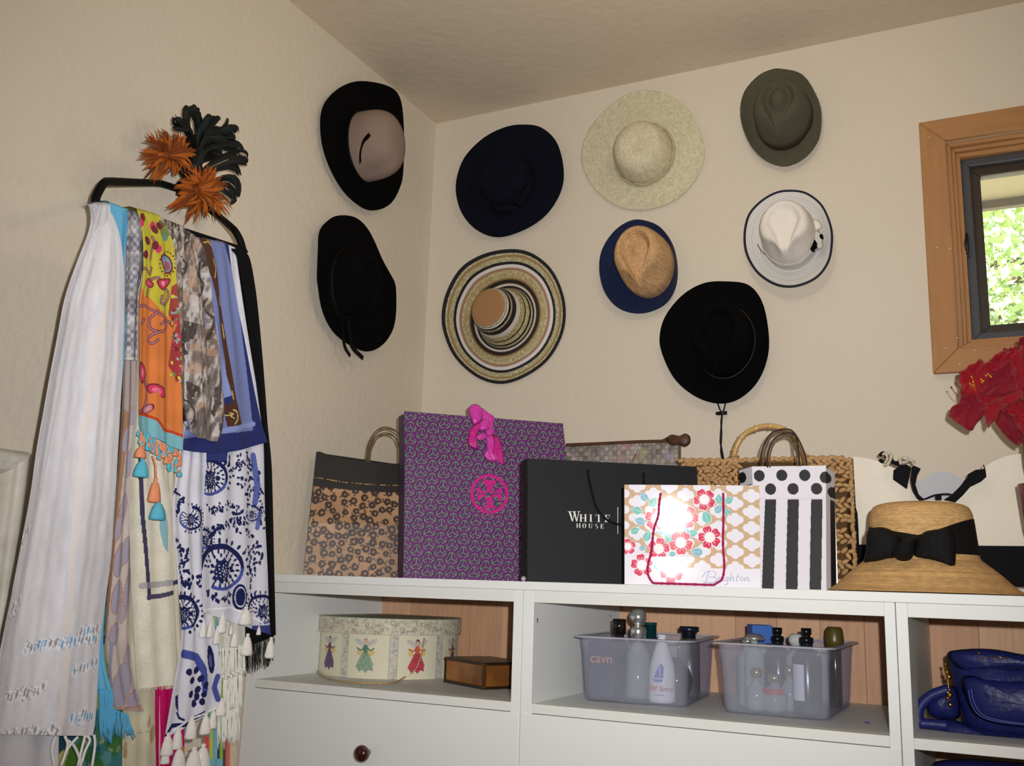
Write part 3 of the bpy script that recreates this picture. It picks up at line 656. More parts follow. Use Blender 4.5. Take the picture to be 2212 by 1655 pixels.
for pl in ([(1527,690),(1545,680),(1612,680),(1628,692),(1625,712),(1600,716),(1600,770),(1553,770),(1553,716),(1528,712)], [(1485,738),(1500,735),(1520,762),(1553,765),(1553,778),(1483,776)], [(1668,738),(1650,735),(1634,762),(1600,765),(1600,778),(1670,776)],
           [(1483,786),(1553,786),(1553,872),(1528,876),(1530,890),(1560,892),(1604,892),(1626,888),(1624,874),(1600,870),(1600,786),(1670,786),(1668,828),(1650,830),(1636,806),(1600,806),(1600,806),(1553,806),(1520,806),(1502,830),(1485,828)]): pt.poly(P.uv(Z1(*pl)), pink)
for k in range(22):
    x = 1490 + k * 8.3
    if k in (4, 10): continue
    pt.line(P.uv(Z1((x, 940), (x + (k % 3 - 1) * 3, 958))), .0011, (150, 36, 120)); 
    if k % 2: pt.line(P.uv(Z1((x, 940 if k % 4 == 1 else 957), (x + 5, 940 if k % 4 == 1 else 957))), .001, (150, 36, 120))
V, f = grid(P.W(G_, leanp(G_[..., 1]))); part('front_panel', (V, f), M('purple_paper', paint=True, rough=.5, spec=.2, noise=(30, .04), bump=(6, .08)), pb, col=pt.C)
bag_body(P, q, .10, M('purple_gusset', (78, 34, 100), .5, .4, noise=(120, .3), col2=(58, 70, 70)), pb, leanp, .008)
sat = M('pink_satin', (214, 52, 172), .35, .5, wave=(120, .1, .3, 'DIAGONAL'), sheen=.2)
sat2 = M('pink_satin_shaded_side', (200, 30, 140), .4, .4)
ZB = zz(1000, 860, 6.35)
for k, (nm, pl, m, b, dd) in enumerate((('ribbon_bow_loop', [(105,130),(150,70),(215,55),(265,85),(297,130),(290,200),(270,300),(180,355),(140,280)], sat, .008, .002), ('ribbon_bow_loop', [(290,110),(380,180),(465,245),(450,330),(440,400),(390,395),(395,320),(330,262),(285,290),(288,200)], sat, .005, .001), ('ribbon_bow_loop', [(272,318),(180,355),(110,420),(85,520),(80,640),(205,700),(190,560),(232,440)], sat2, .006, .004),
        ('ribbon_bow_loop', [(250,330),(330,262),(390,290),(395,380),(340,430),(280,440),(235,420)], sat, .009, .005), ('ribbon_tail', [(440,490),(500,540),(540,650),(560,920),(480,870),(410,800),(440,600)], sat2, .004, .003), ('ribbon_tail', [(330,515),(410,490),(440,600),(410,790),(465,860),(370,870),(285,790),(330,700)], sat, .006, .005), ('ribbon_bow_loop', [(190,520),(240,485),(320,480),(332,545),(240,580),(200,560)], sat, .006, .008), ('ribbon_knot', [(325,440),(400,395),(442,430),(425,500),(350,520),(318,480)], sat, .009, .009))):
    o3 = np.array([P.at(x, leanp(P.uv(x)[1]) + dd) for x in smooth_path(np.array(ZB(*pl)), 36, True)]); part(nm, puff(o3, P.n, b, 8, .1, .0030, k), m, pb)

# ---- black bag with white lettering
phi = math.radians(34.3); P = Panel((1139, 1260), -.66, phi)
bb = root('gift_bag', 'black paper bag with white serif lettering and a black rope handle', 'bag', P.W(A(.2, 0), -.05), 'gift bags on the cabinet top')
blk = M('black_matte_paper', (30, 31, 34), .6, .2, noise=(5, .12), bump=(5, .25))
G_, q = P.quad((1140, 990), (1506, 1008), (1516, 1285), (1139, 1260), .02)
vcr = float(P.uv((1240, 1190))[1]); lb_ = lambda v: .004 - np.abs(np.asarray(v) - vcr) * .03
V, f = grid(P.W(G_, np.minimum(0, lb_(G_[..., 1])))); part('front_panel', (V, f), blk, bb)
bag_body(P, q, .105, M('black_paper_gusset', (20, 20, 22), .6, .3), bb, lambda v: min(0, float(lb_(v))), -.006)
rope = M('black_rope', (18, 18, 22), .7, .3, wave=(130, .9, .5, 'DIAGONAL'))
for a in ([(650,532),(662,610),(680,690),(700,770),(730,840),(790,905),(860,938),(935,948),(1010,930),(1060,860),(1075,740),(1072,640),(1068,552)],):
    pp = smooth_path(P.uv(Z2(*a)), 70); part('rope_handle', tube(P.W(pp, .0045 + .001 * np.sin(np.arange(70) * 1.2)), .0032 + .0006 * np.sin(np.arange(70) * 1.9), 8), rope, bb)
for a in ((650, 535), (1069, 552)): part('eyelet', tube(P.W(P.uv(Z2(a))[0] + .004 * np.stack([np.cos(np.arange(14) * .4488), np.sin(np.arange(14) * .4488)], -1), .001), .0012, 6, True), M('eyelet_metal', (70, 70, 72), .3, .5, .9), bb)
wp = M('white_print', (236, 236, 234), .5)
def letters(panel, par, polys, zf, name='lettering', m=wp, d=.0008):
    gs = []
    for pl in polys: gs.append(prism(panel.W(panel.uv(zf(*pl)), d), panel.n * .0003))
    part(name, join(*gs), m, par, False)
R4 = lambda x0, y0, x1, y1: [(x0, y0), (x1, y0), (x1, y1), (x0, y1)]
def serif(k, x, y, h, s=1.):
    """serif capitals from thick and thin strokes, x = left, y = top, h = height in zoom pixels"""
    T_, t_ = .20 * h, .055 * h; b = y + h; S = lambda xa, xb, yy: R4(xa - .08 * h, yy, xb + .08 * h, yy + t_)
    if k == 'W': return [[(x+.02*h,y),(x+.22*h,y),(x+.45*h,b),(x+.36*h,b)], [(x+.56*h,y+.1*h),(x+.62*h,y+.1*h),(x+.43*h,b),(x+.38*h,b)], [(x+.46*h,y),(x+.66*h,y),(x+.86*h,b),(x+.78*h,b)], [(x+1.0*h,y),(x+1.06*h,y),(x+.86*h,b),(x+.80*h,b)], R4(x-.06*h,y,x+.32*h,y+t_), R4(x+.4*h,y,x+.74*h,y+t_), R4(x+.9*h,y,x+1.16*h,y+t_)]
    if k == 'H': return [R4(x,y,x+T_,b), R4(x+.62*h,y,x+.62*h+T_,b), R4(x,y+.47*h,x+.7*h,y+.53*h), S(x,x+T_,y), S(x,x+T_,b-t_), S(x+.62*h,x+.62*h+T_,y), S(x+.62*h,x+.62*h+T_,b-t_)]
    if k == 'I': return [R4(x,y,x+T_,b), S(x,x+T_,y), S(x,x+T_,b-t_)]
    if k == 'T': return [R4(x+.28*h,y,x+.28*h+T_,b), R4(x-.05*h,y,x+.81*h,y+t_), [(x-.05*h,y),(x+.02*h,y),(x-.02*h,y+.26*h),(x-.05*h,y+.26*h)], [(x+.81*h,y),(x+.74*h,y),(x+.78*h,y+.26*h),(x+.81*h,y+.26*h)], S(x+.28*h,x+.28*h+T_,b-t_)]
    if k == 'E': return [R4(x,y,x+T_,b), R4(x-.08*h,y,x+.62*h,y+t_), R4(x-.08*h,b-t_,x+.66*h,b), R4(x,y+.47*h,x+.42*h,y+.53*h), R4(x+.57*h,y,x+.62*h,y+.25*h), [(x+.60*h,b),(x+.66*h,b),(x+.68*h,b-.28*h),(x+.64*h,b-.28*h)], R4(x+.38*h,y+.38*h,x+.43*h,y+.62*h)]
    def arc(cx, cy, rx, ry, w, a0, a1, n=14):
        t = np.linspace(a0, a1, n); out = [(cx + rx * math.cos(q), cy + ry * math.sin(q)) for q in t]; inn = [(cx + (rx - w * (abs(math.cos(q)) ** .7 * .9 + .22)) * math.cos(q), cy + (ry - w * .3) * math.sin(q)) for q in t[::-1]]; return out + inn
    if k == 'O': return [arc(x+.42*h, y+.5*h, .42*h, .52*h, T_, -PI/2, PI/2), arc(x+.42*h, y+.5*h, .42*h, .52*h, T_, PI/2, 3*PI/2)]
    if k == 'U': return [R4(x,y,x+T_,y+.68*h), R4(x+.62*h,y,x+.69*h,y+.68*h), arc(x+.345*h, y+.66*h, .345*h, .35*h, T_*.7, 0, PI), S(x,x+T_,y), S(x+.6*h,x+.69*h,y)]
    if k == 'S': return [arc(x+.3*h, y+.27*h, .3*h, .28*h, T_*.8, PI*.5, PI*1.75), arc(x+.3*h, y+.73*h, .32*h, .28*h, T_*.8, -PI*.5, PI*.75)]
word = serif('W', 510, 846, 76) 
for k, x in (('H', 598), ('I', 672), ('T', 716), ('E', 785)): word += serif(k, x, 868 + (x - 598) * .022, 55)
for k, x in (('H', 572), ('O', 615), ('U', 663), ('S', 712), ('E', 752)): word += serif(k, x, 936 + (x - 572) * .03, 33)
word.append(R4(877, 815, 881, 1015))
letters(P, bb, word, Z2)

# ---- white floral bag in front
phi = math.radians(18.0); P = Panel((1349, 1268), -.784, phi)
fb = root('gift_bag', 'glossy white bag with red flowers, gold trellis and pink rope, at the front edge', 'bag', P.W(A(.14, 0), -.04), 'gift bags on the cabinet top')
G_, q = P.quad((1349, 1048), (1640, 1050), (1643, 1271), (1349, 1268), .0009)
pt = Paint(G_[..., 0], G_[..., 1], (232, 230, 238)); mpx = float(np.linalg.norm(P.uv((1500, 1150)) - P.uv((1501, 1150)))) / 3.456
cx0, cy0 = P.uv(Z2((1873, 733)))[0]; ca, cb_ = 122 * mpx, 120 * mpx
inside = np.zeros(len(pt.X), bool)
for di in (-1, 0, 1):
    i_c = np.round((pt.X - cx0) / ca) + di; x = pt.X - cx0 - i_c * ca; off = np.where(i_c % 2 == 0, 0, .5) * cb_
    for dj in (-1, 0, 1):
        y = pt.Y - cy0 - off - (np.round((pt.Y - cy0 - off) / cb_) + dj) * cb_; rq = 30 * mpx
        inside |= (np.hypot(x - 34 * mpx, y) < rq) | (np.hypot(x + 34 * mpx, y) < rq) | (np.hypot(x, y - 22 * mpx) < rq) | (np.hypot(x, y + 22 * mpx) < rq)
lowb = P.uv(Z2((930, 1262), (1940, 1275))); yl = np.interp(pt.X, lowb[:, 0], lowb[:, 1]); xl_ = P.uv(Z2((1360, 1280)))[0][0]
gold = ~inside & (pt.Y > yl) & ~((pt.X < xl_) & (pt.Y < P.uv(Z2((1300, 1160)))[0][1]))
pt.put(gold, (206, 174, 142))
teal, teal2 = (126, 196, 188), (140, 188, 204)
def leaf(x, y, L_, ang, col):
    c = P.uv(Z2((x, y)))[0]; d = A(math.cos(ang), math.sin(ang)); n = A(-d[1], d[0]); L_ *= mpx; t = np.linspace(0, 1, 12); w = .34 * L_ * np.sin(PI * t ** .8)
    sp = c + (t[:, None] - .5) * L_ * d; pts = np.concatenate([sp + n * w[:, None], (sp - n * w[:, None])[::-1]]); pt.poly(pts, (240, 240, 244)); pts = c + (pts - c) * .92; pt.poly(pts, col); pt.line([c - d * L_ * .4, c + d * L_ * .4], .0007, (225, 238, 236))
for k, (x, y, L_, an) in enumerate([(1075,740,90,2.3),(1020,840,95,2.9),(1145,780,95,1.1),(1045,920,95,2.8),(1010,990,85,.5),(1100,1030,95,1.2),(1210,990,90,.6),(1260,1040,100,2.2),(1295,880,90,.5),(1290,950,95,2.6),(1340,810,90,1.0),(1185,1240,110,1.2),(1470,1150,100,3.1),(1290,1165,60,.3),(1540,890,110,1.9),(1630,830,85,1.0),(1632,755,80,1.5),(1710,765,80,.6),(1065,1120,60,.3),(1440,1010,90,.2),(1690,850,70,2.2),(1390,1000,80,1.3)]): leaf(x, y, L_, an, teal if k % 3 else teal2)
def flower(x, y, r, rot, col):
    c = P.uv(Z2((x, y)))[0]; r *= mpx
    for k in range(5):
        a = rot + k * 2 * PI / 5; t = np.linspace(-.56, .56, 13); rad = r * (1.02 - .10 * np.exp(-(t / .16) ** 2) - .35 * (np.abs(t) / .56) ** 3)
        out = np.stack([rad * np.cos(a + t), rad * np.sin(a + t)], -1); pts = np.concatenate([[[0, 0]], out]) + c; pt.poly(c + (pts - c) * 1.06, (250, 244, 246)); pt.poly(pts, col)
        for t2 in (-.3, .3): pt.line([c + r * .5 * A(math.cos(a + t2 * .5), math.sin(a + t2 * .5)), c + r * .82 * A(math.cos(a + t2), math.sin(a + t2))], .0025, np.array(col) * .5 + 120, .5)
    pt.ell(c[0], c[1], r * .45, r * .45, (250, 240, 242))
    for k in range(15): a = k * .42; pt.line([c, c + r * (.58 + .08 * (k % 2)) * A(math.cos(a), math.sin(a))], .0008, (250, 244, 244))
for k, (x, y, r) in enumerate([(955,1110,62),(1525,760,84),(1400,890,84),(1165,905,86),(1565,1040,88),(1350,1080,92),(1185,1125,84),(1060,1248,86),(1280,1300,88)]): flower(x, y, r, .4 + k * .37, [(224, 72, 104), (214, 58, 92), (232, 96, 112)][k % 3])
def script(pts, w=.0013, col=(150, 172, 198)): pt.line(P.uv(Z2(*pts)), w, col, sm=40)
script([(1560,1295),(1535,1370),(1520,1372)], .0017); script([(1512,1335),(1540,1300),(1590,1292),(1612,1312),(1595,1335),(1562,1336)], .0014); script([(1562,1336),(1606,1340),(1612,1362),(1585,1380),(1545,1374)], .0015)
script([(1622,1372),(1636,1335),(1632,1350),(1652,1334)]); script([(1664,1336),(1655,1364),(1668,1366)]); script([(1702,1340),(1684,1340),(1678,1358),(1694,1362),(1706,1338),(1696,1390),(1676,1394)]); script([(1732,1305),(1716,1366),(1734,1338),(1746,1342),(1740,1364),(1752,1362)]); script([(1778,1315),(1766,1364),(1780,1364)]); script([(1764,1336),(1790,1334)], .001); script([(1806,1338),(1794,1352),(1804,1364),(1818,1350),(1808,1338)]); script([(1832,1340),(1824,1366),(1842,1340),(1854,1342),(1848,1364),(1868,1360)]); script([(1668,1318),(1671,1321)], .0016)
gl = M('glossy_white_paper', paint=True, rough=.075, spec=.10, noise=(6, .01), bump=(7, .05))
V, f = grid(P.W(G_, np.where(G_[..., 1] > .062, .060, .02) * (G_[..., 1] - .062))); part('front_panel', (V, f), gl, fb, col=pt.C)
bag_body(P, q, .075, M('white_paper', (228, 226, 232), .3, .5), fb, lambda v: (.060 if v > .062 else .02) * (v - .062), .006)
pp = smooth_path(P.uv(Z2((1200,712),(1188,800),(1182,880),(1152,970),(1140,1050),(1130,1150),(1104,1250),(1106,1320),(1140,1378),(1190,1402),(1300,1408),(1400,1402),(1560,1406),(1620,1380),(1660,1345),(1674,1250),(1664,1100),(1666,900),(1664,712))), 120)
pp[:, 1] = np.maximum(pp[:, 1], .0045); part('rope_handle', tube(P.W(pp, .0045 + np.where(pp[:, 1] > .062, .060, .02) * (pp[:, 1] - .062)), .0026 + .0004 * np.sin(np.arange(120) * 2.2), 8), M('pink_rope', (206, 44, 112), .55, .4, wave=(150, .8, .4, 'DIAGONAL')), fb)

# ---- polka dot and stripe bag
phi = math.radians(7); P = Panel((1642, 1268), -.535, phi)
db = root('gift_bag', 'white paper bag with black polka dots above black stripes', 'bag', P.W(A(.08, 0), -.04), 'gift bags on the cabinet top')
G_, q = P.quad((1624, 1008), (1784, 1006), (1785, 1272), (1640, 1269), .0011)
pt = Paint(G_[..., 0], G_[..., 1], (228, 224, 232)); m1 = float(np.linalg.norm(P.uv((1700, 1100)) - P.uv((1701, 1100)))) / 3.393; bk = (30, 28, 30)
for (t0, t1, b0, b1) in ((315, 396, 291, 378), (480, 562, 466, 553), (652, 736, 640, 726)): pt.poly(P.uv(Z3z((t0, 742), (t1, 742), ((t1 * .4 + b1 * .6), 1100), (b1, 1405), (b0, 1405), ((t0 * .4 + b0 * .6), 1100))), bk)
for x, y in ((272,570),(437,567),(605,567),(757,582),(355,668),(520,666),(692,665)):
    c = P.uv(Z3z((x, y)))[0]; pt.ell(c[0], c[1], 41 * m1, 44 * m1, bk)
kb = P.uv(Z3z((200, 741), (800, 739)))[:, 1].mean()
pmat = M('striped_paper', paint=True, rough=.5, spec=.2, noise=(30, .02), bump=(8, .06))
V, f = grid(P.W(G_, .0012 * (G_[..., 1] > kb))); part('front_panel', (V, f), pmat, db, col=pt.C)
def gus(name, pxs, d, stripes, dots):
    U = np.linspace(0, 1, 40); VV = np.linspace(0, 1, 110); tl, tr = P.uv(pxs[0]), P.uv(pxs[1]); bl, br = P.uv(pxs[3]) * A(1, 0) + A(0, .0005), P.uv(pxs[2]) * A(1, 0) + A(0, .0005)
    u_, v_ = np.meshgrid(U, VV); gg = (bl * (1 - u_[..., None]) + br * u_[..., None]) * (1 - v_[..., None]) + (tl * (1 - u_[..., None]) + tr * u_[..., None]) * v_[..., None]
    dd = -(1 - u_) * d if d > 0 else u_ * d; t2 = Paint(gg[..., 0], gg[..., 1], (222, 218, 226))
    for s0, s1 in stripes: t2.put((u_.ravel() > s0) & (u_.ravel() < s1) & (gg[..., 1].ravel() < kb), bk)
    for x, y in dots: c = P.uv(Z3z((x, y)))[0]; t2.ell(c[0], c[1], 40 * m1, 44 * m1, bk)
    part(name, grid(P.W(gg, dd)), pmat, db, col=t2.C)
gus('side_panel', [(1591, 1011), (1624, 1008), (1641, 1269), (1612, 1269)], .05, [(.05, .5)], [(130, 570), (192, 668)])
gus('side_panel', [(1784, 1010), (1802, 1014), (1806, 1270), (1785, 1271)], -.05, [(.45, .95)], [(757, 582), (812, 683)])
part('back_panel', box((0, 0, 0), (.001, .001, .001)) if False else prism([P.W(P.uv((1596, 1012)), -.055), P.W(P.uv((1800, 1013)), -.055), P.W(P.uv((1800, 1013)) * A(1, 0), -.055), P.W(P.uv((1610, 1013)) * A(1, 0), -.055)], P.n * -.001), M('white_paper'), db, False)
hm = M('two_tone_cord', (104, 78, 54), .6, bump=(200, .5))
for d, o, a in ((-.05, 0, [(262,510),(270,420),(290,330),(345,238),(425,205),(500,215),(555,290),(600,400),(618,510)]), (-.045, 1, [(280,510),(288,420),(305,345),(355,255),(425,222),(490,232),(540,300),(585,400),(602,510)]),
                (.004, 0, [(332,510),(338,400),(380,305),(455,262),(520,262),(548,300),(560,400),(570,500)]), (.004, 1, [(350,510),(352,410),(392,320),(460,276),(510,276),(535,310),(545,400),(552,500)])):
    part('handle', tube(P.W(smooth_path(P.uv(Z3z(*a)), 44), d), .0021, 6), hm if o else M('dark_cord', (48, 34, 28), .6), db)

# ---- straw tote with bamboo handles
P = Panel((1470, 1255), -.30, 0.0); ST = P
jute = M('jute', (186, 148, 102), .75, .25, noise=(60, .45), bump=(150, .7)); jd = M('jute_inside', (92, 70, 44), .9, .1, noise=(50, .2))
L0 = P.uv((1468, 992)); L1 = P.uv((1838, 985)); L2 = P.uv((1840, 1262)) * A(1, 0); wid = L1[0] - L0[0]; hgt = L0[1]
tb = root('straw_tote', 'woven jute tote with round bamboo handles, behind the polka dot bag', 'bag', P.W(A(wid / 2 + L0[0], 0), -.045))
q = [A(L0[0] + .012, hgt - .012), A(L1[0] - .012, L1[1] - .012), A(L2[0] - .01, .001), A(L0[0] + .01, .001)]
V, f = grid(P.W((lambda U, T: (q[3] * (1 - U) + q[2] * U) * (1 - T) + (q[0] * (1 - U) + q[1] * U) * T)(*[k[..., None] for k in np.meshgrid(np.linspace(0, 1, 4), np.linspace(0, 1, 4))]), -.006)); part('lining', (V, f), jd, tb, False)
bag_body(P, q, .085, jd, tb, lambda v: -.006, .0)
rr = np.random.default_rng(4); gs = []; ell = lambda c, a, b_, L_, w: tube(np.array([c - a * L_ * .5, c - a * L_ * .25 + b_ * .002, c + b_ * .0035, c + a * L_ * .25 + b_ * .002, c + a * L_ * .5]), [w * .35, w * .9, w, w * .9, w * .35], 6)
def strands(u0, u1, v0, v1, open_):
    v = v0; row = 0
    while v < v1:
        u = u0 + (row % 2) * .008
        while u < u1:
            top_ = np.interp(u, [L0[0], L0[0] + wid * .3, L1[0] - .03, L1[0]], [hgt, hgt - .004, L1[1], L1[1] - .012])
            wu_, wv_ = ((u - (L1[0] - .030)) / .0215 + .5) % 1 - .5, ((v - .03 + (u - L1[0]) * .25) / .040 + .5) % 1 - .5
            if v < top_ - .005 and not (open_ and v < hgt - .055 and v > .03 and abs(wu_) < .30 and abs(wv_) < .21):
                an = (.55 if row % 2 else -.55) + rr.normal() * .25; a = math.cos(an) * P.e + math.sin(an) * A(0, 0, 1); c = P.W(A(u + rr.normal() * .001, v + rr.normal() * .001), .002)
                gs.append(ell(c, a, P.n, .021, .0056))
            u += .0155 if not open_ else .017
        v += .0098 if not open_ or v > hgt - .075 else .0125; row += 1
strands(L0[0] + .004, P.uv((1600, 1000))[0], hgt - .085, hgt, False); strands(P.uv((1735, 1000))[0], L1[0] - .002, .010, L1[1], True)
part('woven_strands', join(*gs), jute, tb, kind='stuff')
gs = [ell(P.W(A(L1[0] - .004 + rr.normal() * .001, v), -.002), A(0, 0, 1) * .8 + P.n * (.6 if k % 2 else -.6), P.e, .02, .006) for k, v in enumerate(np.arange(.016, L1[1] - .012, .0105))] + [ell(P.W(A(u, np.interp(u, [L0[0], L0[0] + wid * .3, L1[0] - .03, L1[0]], [hgt, hgt - .004, L1[1], L1[1] - .012]) - .004), 0), P.e * .85 + A(0, 0, .5 * (-1) ** k), P.n, .022, .0062) for k, u in enumerate(np.arange(L0[0] + .006, L1[0] - .004, .012))]
part('braided_edge', join(*gs), jute, tb, kind='stuff')
bam = M('bamboo', (196, 158, 98), .3, .5, noise=(14, .15), coat=.3)
hp = smooth_path(P.uv(Z3z((88,520),(80,455),(105,350),(165,262),(270,212),(370,205),(470,240),(545,320),(590,420),(605,520))), 80); r_ = np.full(80, .0074)
for k in range(6, 80, 9): r_[k] = .0098; r_[k + 1] = .0064
part('bamboo_handle', tube(P.W(hp, -.004), r_, 12), bam, tb); part('bamboo_handle', tube(P.W(A(1, 0) * hp + A(0, hgt - .02) + (hp - A(0, hgt)) * A(0, .22), -.088), r_, 12), bam, tb)
for k in (0, 79): part('handle_loop', join(*[tube(P.W(hp[k] + A(0, .012 + .007 * j) + .0105 * np.stack([np.cos(np.arange(12) * .5236), .2 * np.sin(np.arange(12) * .5236)], -1), .0085 * np.sin(np.arange(12) * .5236) - .004), .0032, 6, True) for j in range(4)]), jute, tb)

# ---- grey checked pouch at the wall
P = Panel((1228, 1255), -.125, 0.0)
gp = root('zip_pouch', 'grey checked pouch with brown zip edge against the wall, behind the black bag', 'bag', P.W(A(.19, 0), -.02))
G_, q = P.quad((1222, 958), (1465, 948), (1462, 1262), (1222, 1255), .0021)
pt = Paint(G_[..., 0], G_[..., 1], (150, 142, 134)); ck = (np.floor(pt.X / .0135) + np.floor(pt.Y / .0135)) % 2; pt.put(ck == 0, (112, 104, 100)); fx, fy = (pt.X / .0135) % 1 - .5, (pt.Y / .0135) % 1 - .5
pt.put((np.abs(np.hypot(fx, fy) - .27) < .07), (168, 160, 150)); pt.mottle(70, .22, 2)
for x, y, c_ in ((1345,990,(196,150,140)),(1352,965,(190,130,150)),(1392,975,(150,160,110)),(1445,985,(160,140,170)),(1380,990,(176,150,120)),(1300,978,(150,130,140))): u = P.uv((x, y)); pt.ell(u[0], u[1], .016, .012, c_, a=.5)
pt.line(P.uv([(1365, 998), (1377, 975)]), .003, (84, 56, 36))
part('front_panel', grid(P.W(G_, 0)), M('coated_canvas', paint=True, rough=.5, spec=.4, noise=(60, .05)), gp, col=pt.C)
bag_body(P, q, .03, M('coated_canvas_grey', (120, 112, 106), .6), gp, lambda v: 0, .0)
lea = M('brown_leather', (82, 54, 36), .45, .4, noise=(20, .15), bump=(120, .3))
tpx = [(1218,966),(1225,958),(1300,955),(1380,951),(1430,950),(1446,942),(1462,941),(1464,952),(1440,957),(1380,958),(1300,962)]
part('zip_edge', prism(P.W(P.uv(tpx), .002), P.n * -.034), lea, gp, False, bevel=.001)
part('zip_tab', puff(smooth_path(np.array([P.at(k, .004) for k in ((1440,948),(1452,939),(1468,942),(1480,937),(1491,943),(1492,957),(1482,965),(1468,962),(1450,962))]), 36, True), P.n, .009), lea, gp)

# ---- canvas tote with black base and straps
P = Panel((1845, 1270), -.235, 0.0)
ct_ = root('canvas_tote', 'cream canvas tote with black base, piping and straps, behind the black-bowed straw hat', 'bag', P.W(A(.26, 0), -.06))
canv = M('cream_canvas', (242, 234, 218), .85, .2, noise=(12, .05), bump=(300, .3)); cblk = M('black_canvas', (16, 16, 20), .8, .15, bump=(300, .2)); cin = M('canvas_lining', (196, 198, 204), .8, .2, bump=(40, .2))
Z4z = zz(1780, 940, 4.354)
te = P.uv(Z4z((298,212),(420,222),(520,250),(620,300),(720,340),(790,420),(830,540),(880,600),(1060,605),(1200,600),(1300,470),(1420,390),(1500,310),(1600,245),(1720,200),(1850,178),(2100,170),(2500,200)))
us = np.linspace(P.uv((1846, 1000))[0], P.uv((2330, 1000))[0], 110); tp = np.interp(us, te[:, 0], te[:, 1]); yb_ = P.uv(Z4z((285, 1030)))[0][1]; VV = np.linspace(0, 1, 40)
U_, T_ = np.meshgrid(us, VV); Vv = yb_ + T_ * (tp[None] - yb_); dep = .016 * np.sin(U_ * 22 + 1) * T_ + .009 * np.sin(U_ * 47 + 2 * T_) * T_
part('front_panel', grid(P.W(np.stack([U_, Vv], -1), dep)), canv, ct_)
Vv2 = (1 - T_) * .0006 + T_ * yb_; part('base_panel', grid(P.W(np.stack([U_, Vv2], -1), .003 + 0 * U_)), cblk, ct_)
bt = np.interp(us, P.uv(Z4z((298,230),(880,400),(960,340),(1050,300),(1150,300),(1240,345),(1340,410),(1600,260),(1850,190),(2500,210)))[:, 0], P.uv(Z4z((298,230),(880,400),(960,340),(1050,300),(1150,300),(1240,345),(1340,410),(1600,260),(1850,190),(2500,210)))[:, 1])
part('back_panel', grid(P.W(np.stack([U_, .0006 + T_ * (bt[None] - .0006)], -1), -.11 + .02 * np.sin(U_ * 9))), cin, ct_)
u0 = us[0]; part('side_piping', tube(P.W(np.array([[u0 - .002, .002], [u0 - .003, .15], [u0 + .004, hgt * .96]]), .004), .0065, 8), cblk, ct_)
part('side_gusset', prism([P.W(A(u0, .001), 0), P.W(A(u0, yb_ * 2.4), 0), P.W(A(u0, yb_ * 2.2), -.11), P.W(A(u0, .001), -.11)], P.e * .002), canv, ct_, False)
part('rim_binding', tube(P.W(smooth_path(P.uv(Z4z((900,620),(960,610),(1040,578),(1120,566),(1180,566),(1215,575))), 20), .028), .0022, 6), cblk, ct_)
for nm, pl in (('strap', [(835,320),(850,300),(920,330),(885,400),(870,480),(900,570),(945,610),(930,625),(885,610),(845,540),(825,440)]), ('strap', [(1130,620),(1200,580),(1290,490),(1350,410),(1400,450),(1380,500),(1310,580),(1240,645),(1180,632)]), ('strap_patch', [(665,345),(720,300),(790,290),(832,320),(815,390),(790,520),(720,470),(662,430)]), ('strap_patch', [(1350,385),(1430,340),(1520,330),(1530,405),(1480,450),(1380,500),(1362,440)]), ('strap_stub', [(1055,580),(1112,572),(1114,625),(1058,625)])):
    part(nm, prism(P.W(P.uv(Z4z(*pl)), .030 if nm != 'strap_patch' else .0265), P.n * .005), cblk, ct_, False, bevel=.0015)
kn = lambda *a: tube(P.W(smooth_path(P.uv(Z4z(*a)), 30), .036 + .004 * np.sin(np.arange(30) * .5)), .0035, 7)
cwh = M('cream_rope', (214, 204, 184), .8, bump=(300, .5))
part('rope_knot', join(kn((570,200),(600,190),(640,200),(640,250),(600,300),(580,295)), kn((735,290),(730,250),(760,225),(800,235),(790,265),(750,280)), kn((760,232),(800,250),(850,262),(855,290)), kn((600,200),(610,240),(590,280))), cwh, ct_)
part('rope_strap', join(*[tube(P.W(smooth_path(P.uv(Z4z(*a)), 24), .032), .0042, 7) for a in (((535,210),(560,185),(585,190),(600,230),(640,265),(700,275),(740,272)), ((540,240),(555,262),(580,262)), ((640,205),(650,250),(690,285),(740,290)))]), cblk, ct_)
part('rope_pin', tube(P.W(smooth_path(P.uv(Z4z((1500,292),(1508,310),(1515,335))), 6), .026), .0016, 6), M('brown_cord'), ct_)

# ---- straw hat with black bow
cH = A(1.622, -.60, TOP); Pz = Panel((1980, 1200), -.60, 0.0)
sh = root('straw_hat', 'tan straw hat with a big black bow standing on the cabinet top', 'hat', cH)
k_ = np.linalg.norm(onY(1800, 1200, cH[1]) - onY(1801, 1200, cH[1])); rad = lambda px: px * k_
def zof(y): return float(onY(1985, y, cH[1])[2])
prof = [(rad(196), TOP + .002), (rad(197), TOP + .004), (rad(178), TOP + .016), (rad(150), zof(1238)), (rad(125), zof(1217)), (rad(114), zof(1206)), (rad(110), zof(1180)), (rad(107), zof(1150)), (rad(105), zof(1125)), (rad(103), zof(1110)), (rad(96), zof(1097)), (rad(80), zof(1090)), (rad(50), zof(1086)), (0.0002, zof(1085))]
pf = smooth_path(prof, 260); th = np.arange(150) * 2 * PI / 150; PR = np.stack([cH[0] + pf[:, 0][:, None] * np.cos(th), cH[1] + pf[:, 0][:, None] * np.sin(th) * .93, np.broadcast_to(pf[:, 1][:, None], (260, 150))], -1); PR[..., 2] = np.maximum(PR[..., 2], TOP + .0015)
arc_ = np.concatenate([[0], np.cumsum(np.linalg.norm(np.diff(pf, axis=0), axis=1))]); row_ = np.sin(arc_ / .0042 * 2 * PI)[:, None] * np.ones((1, 150)); rr = np.random.default_rng(8)
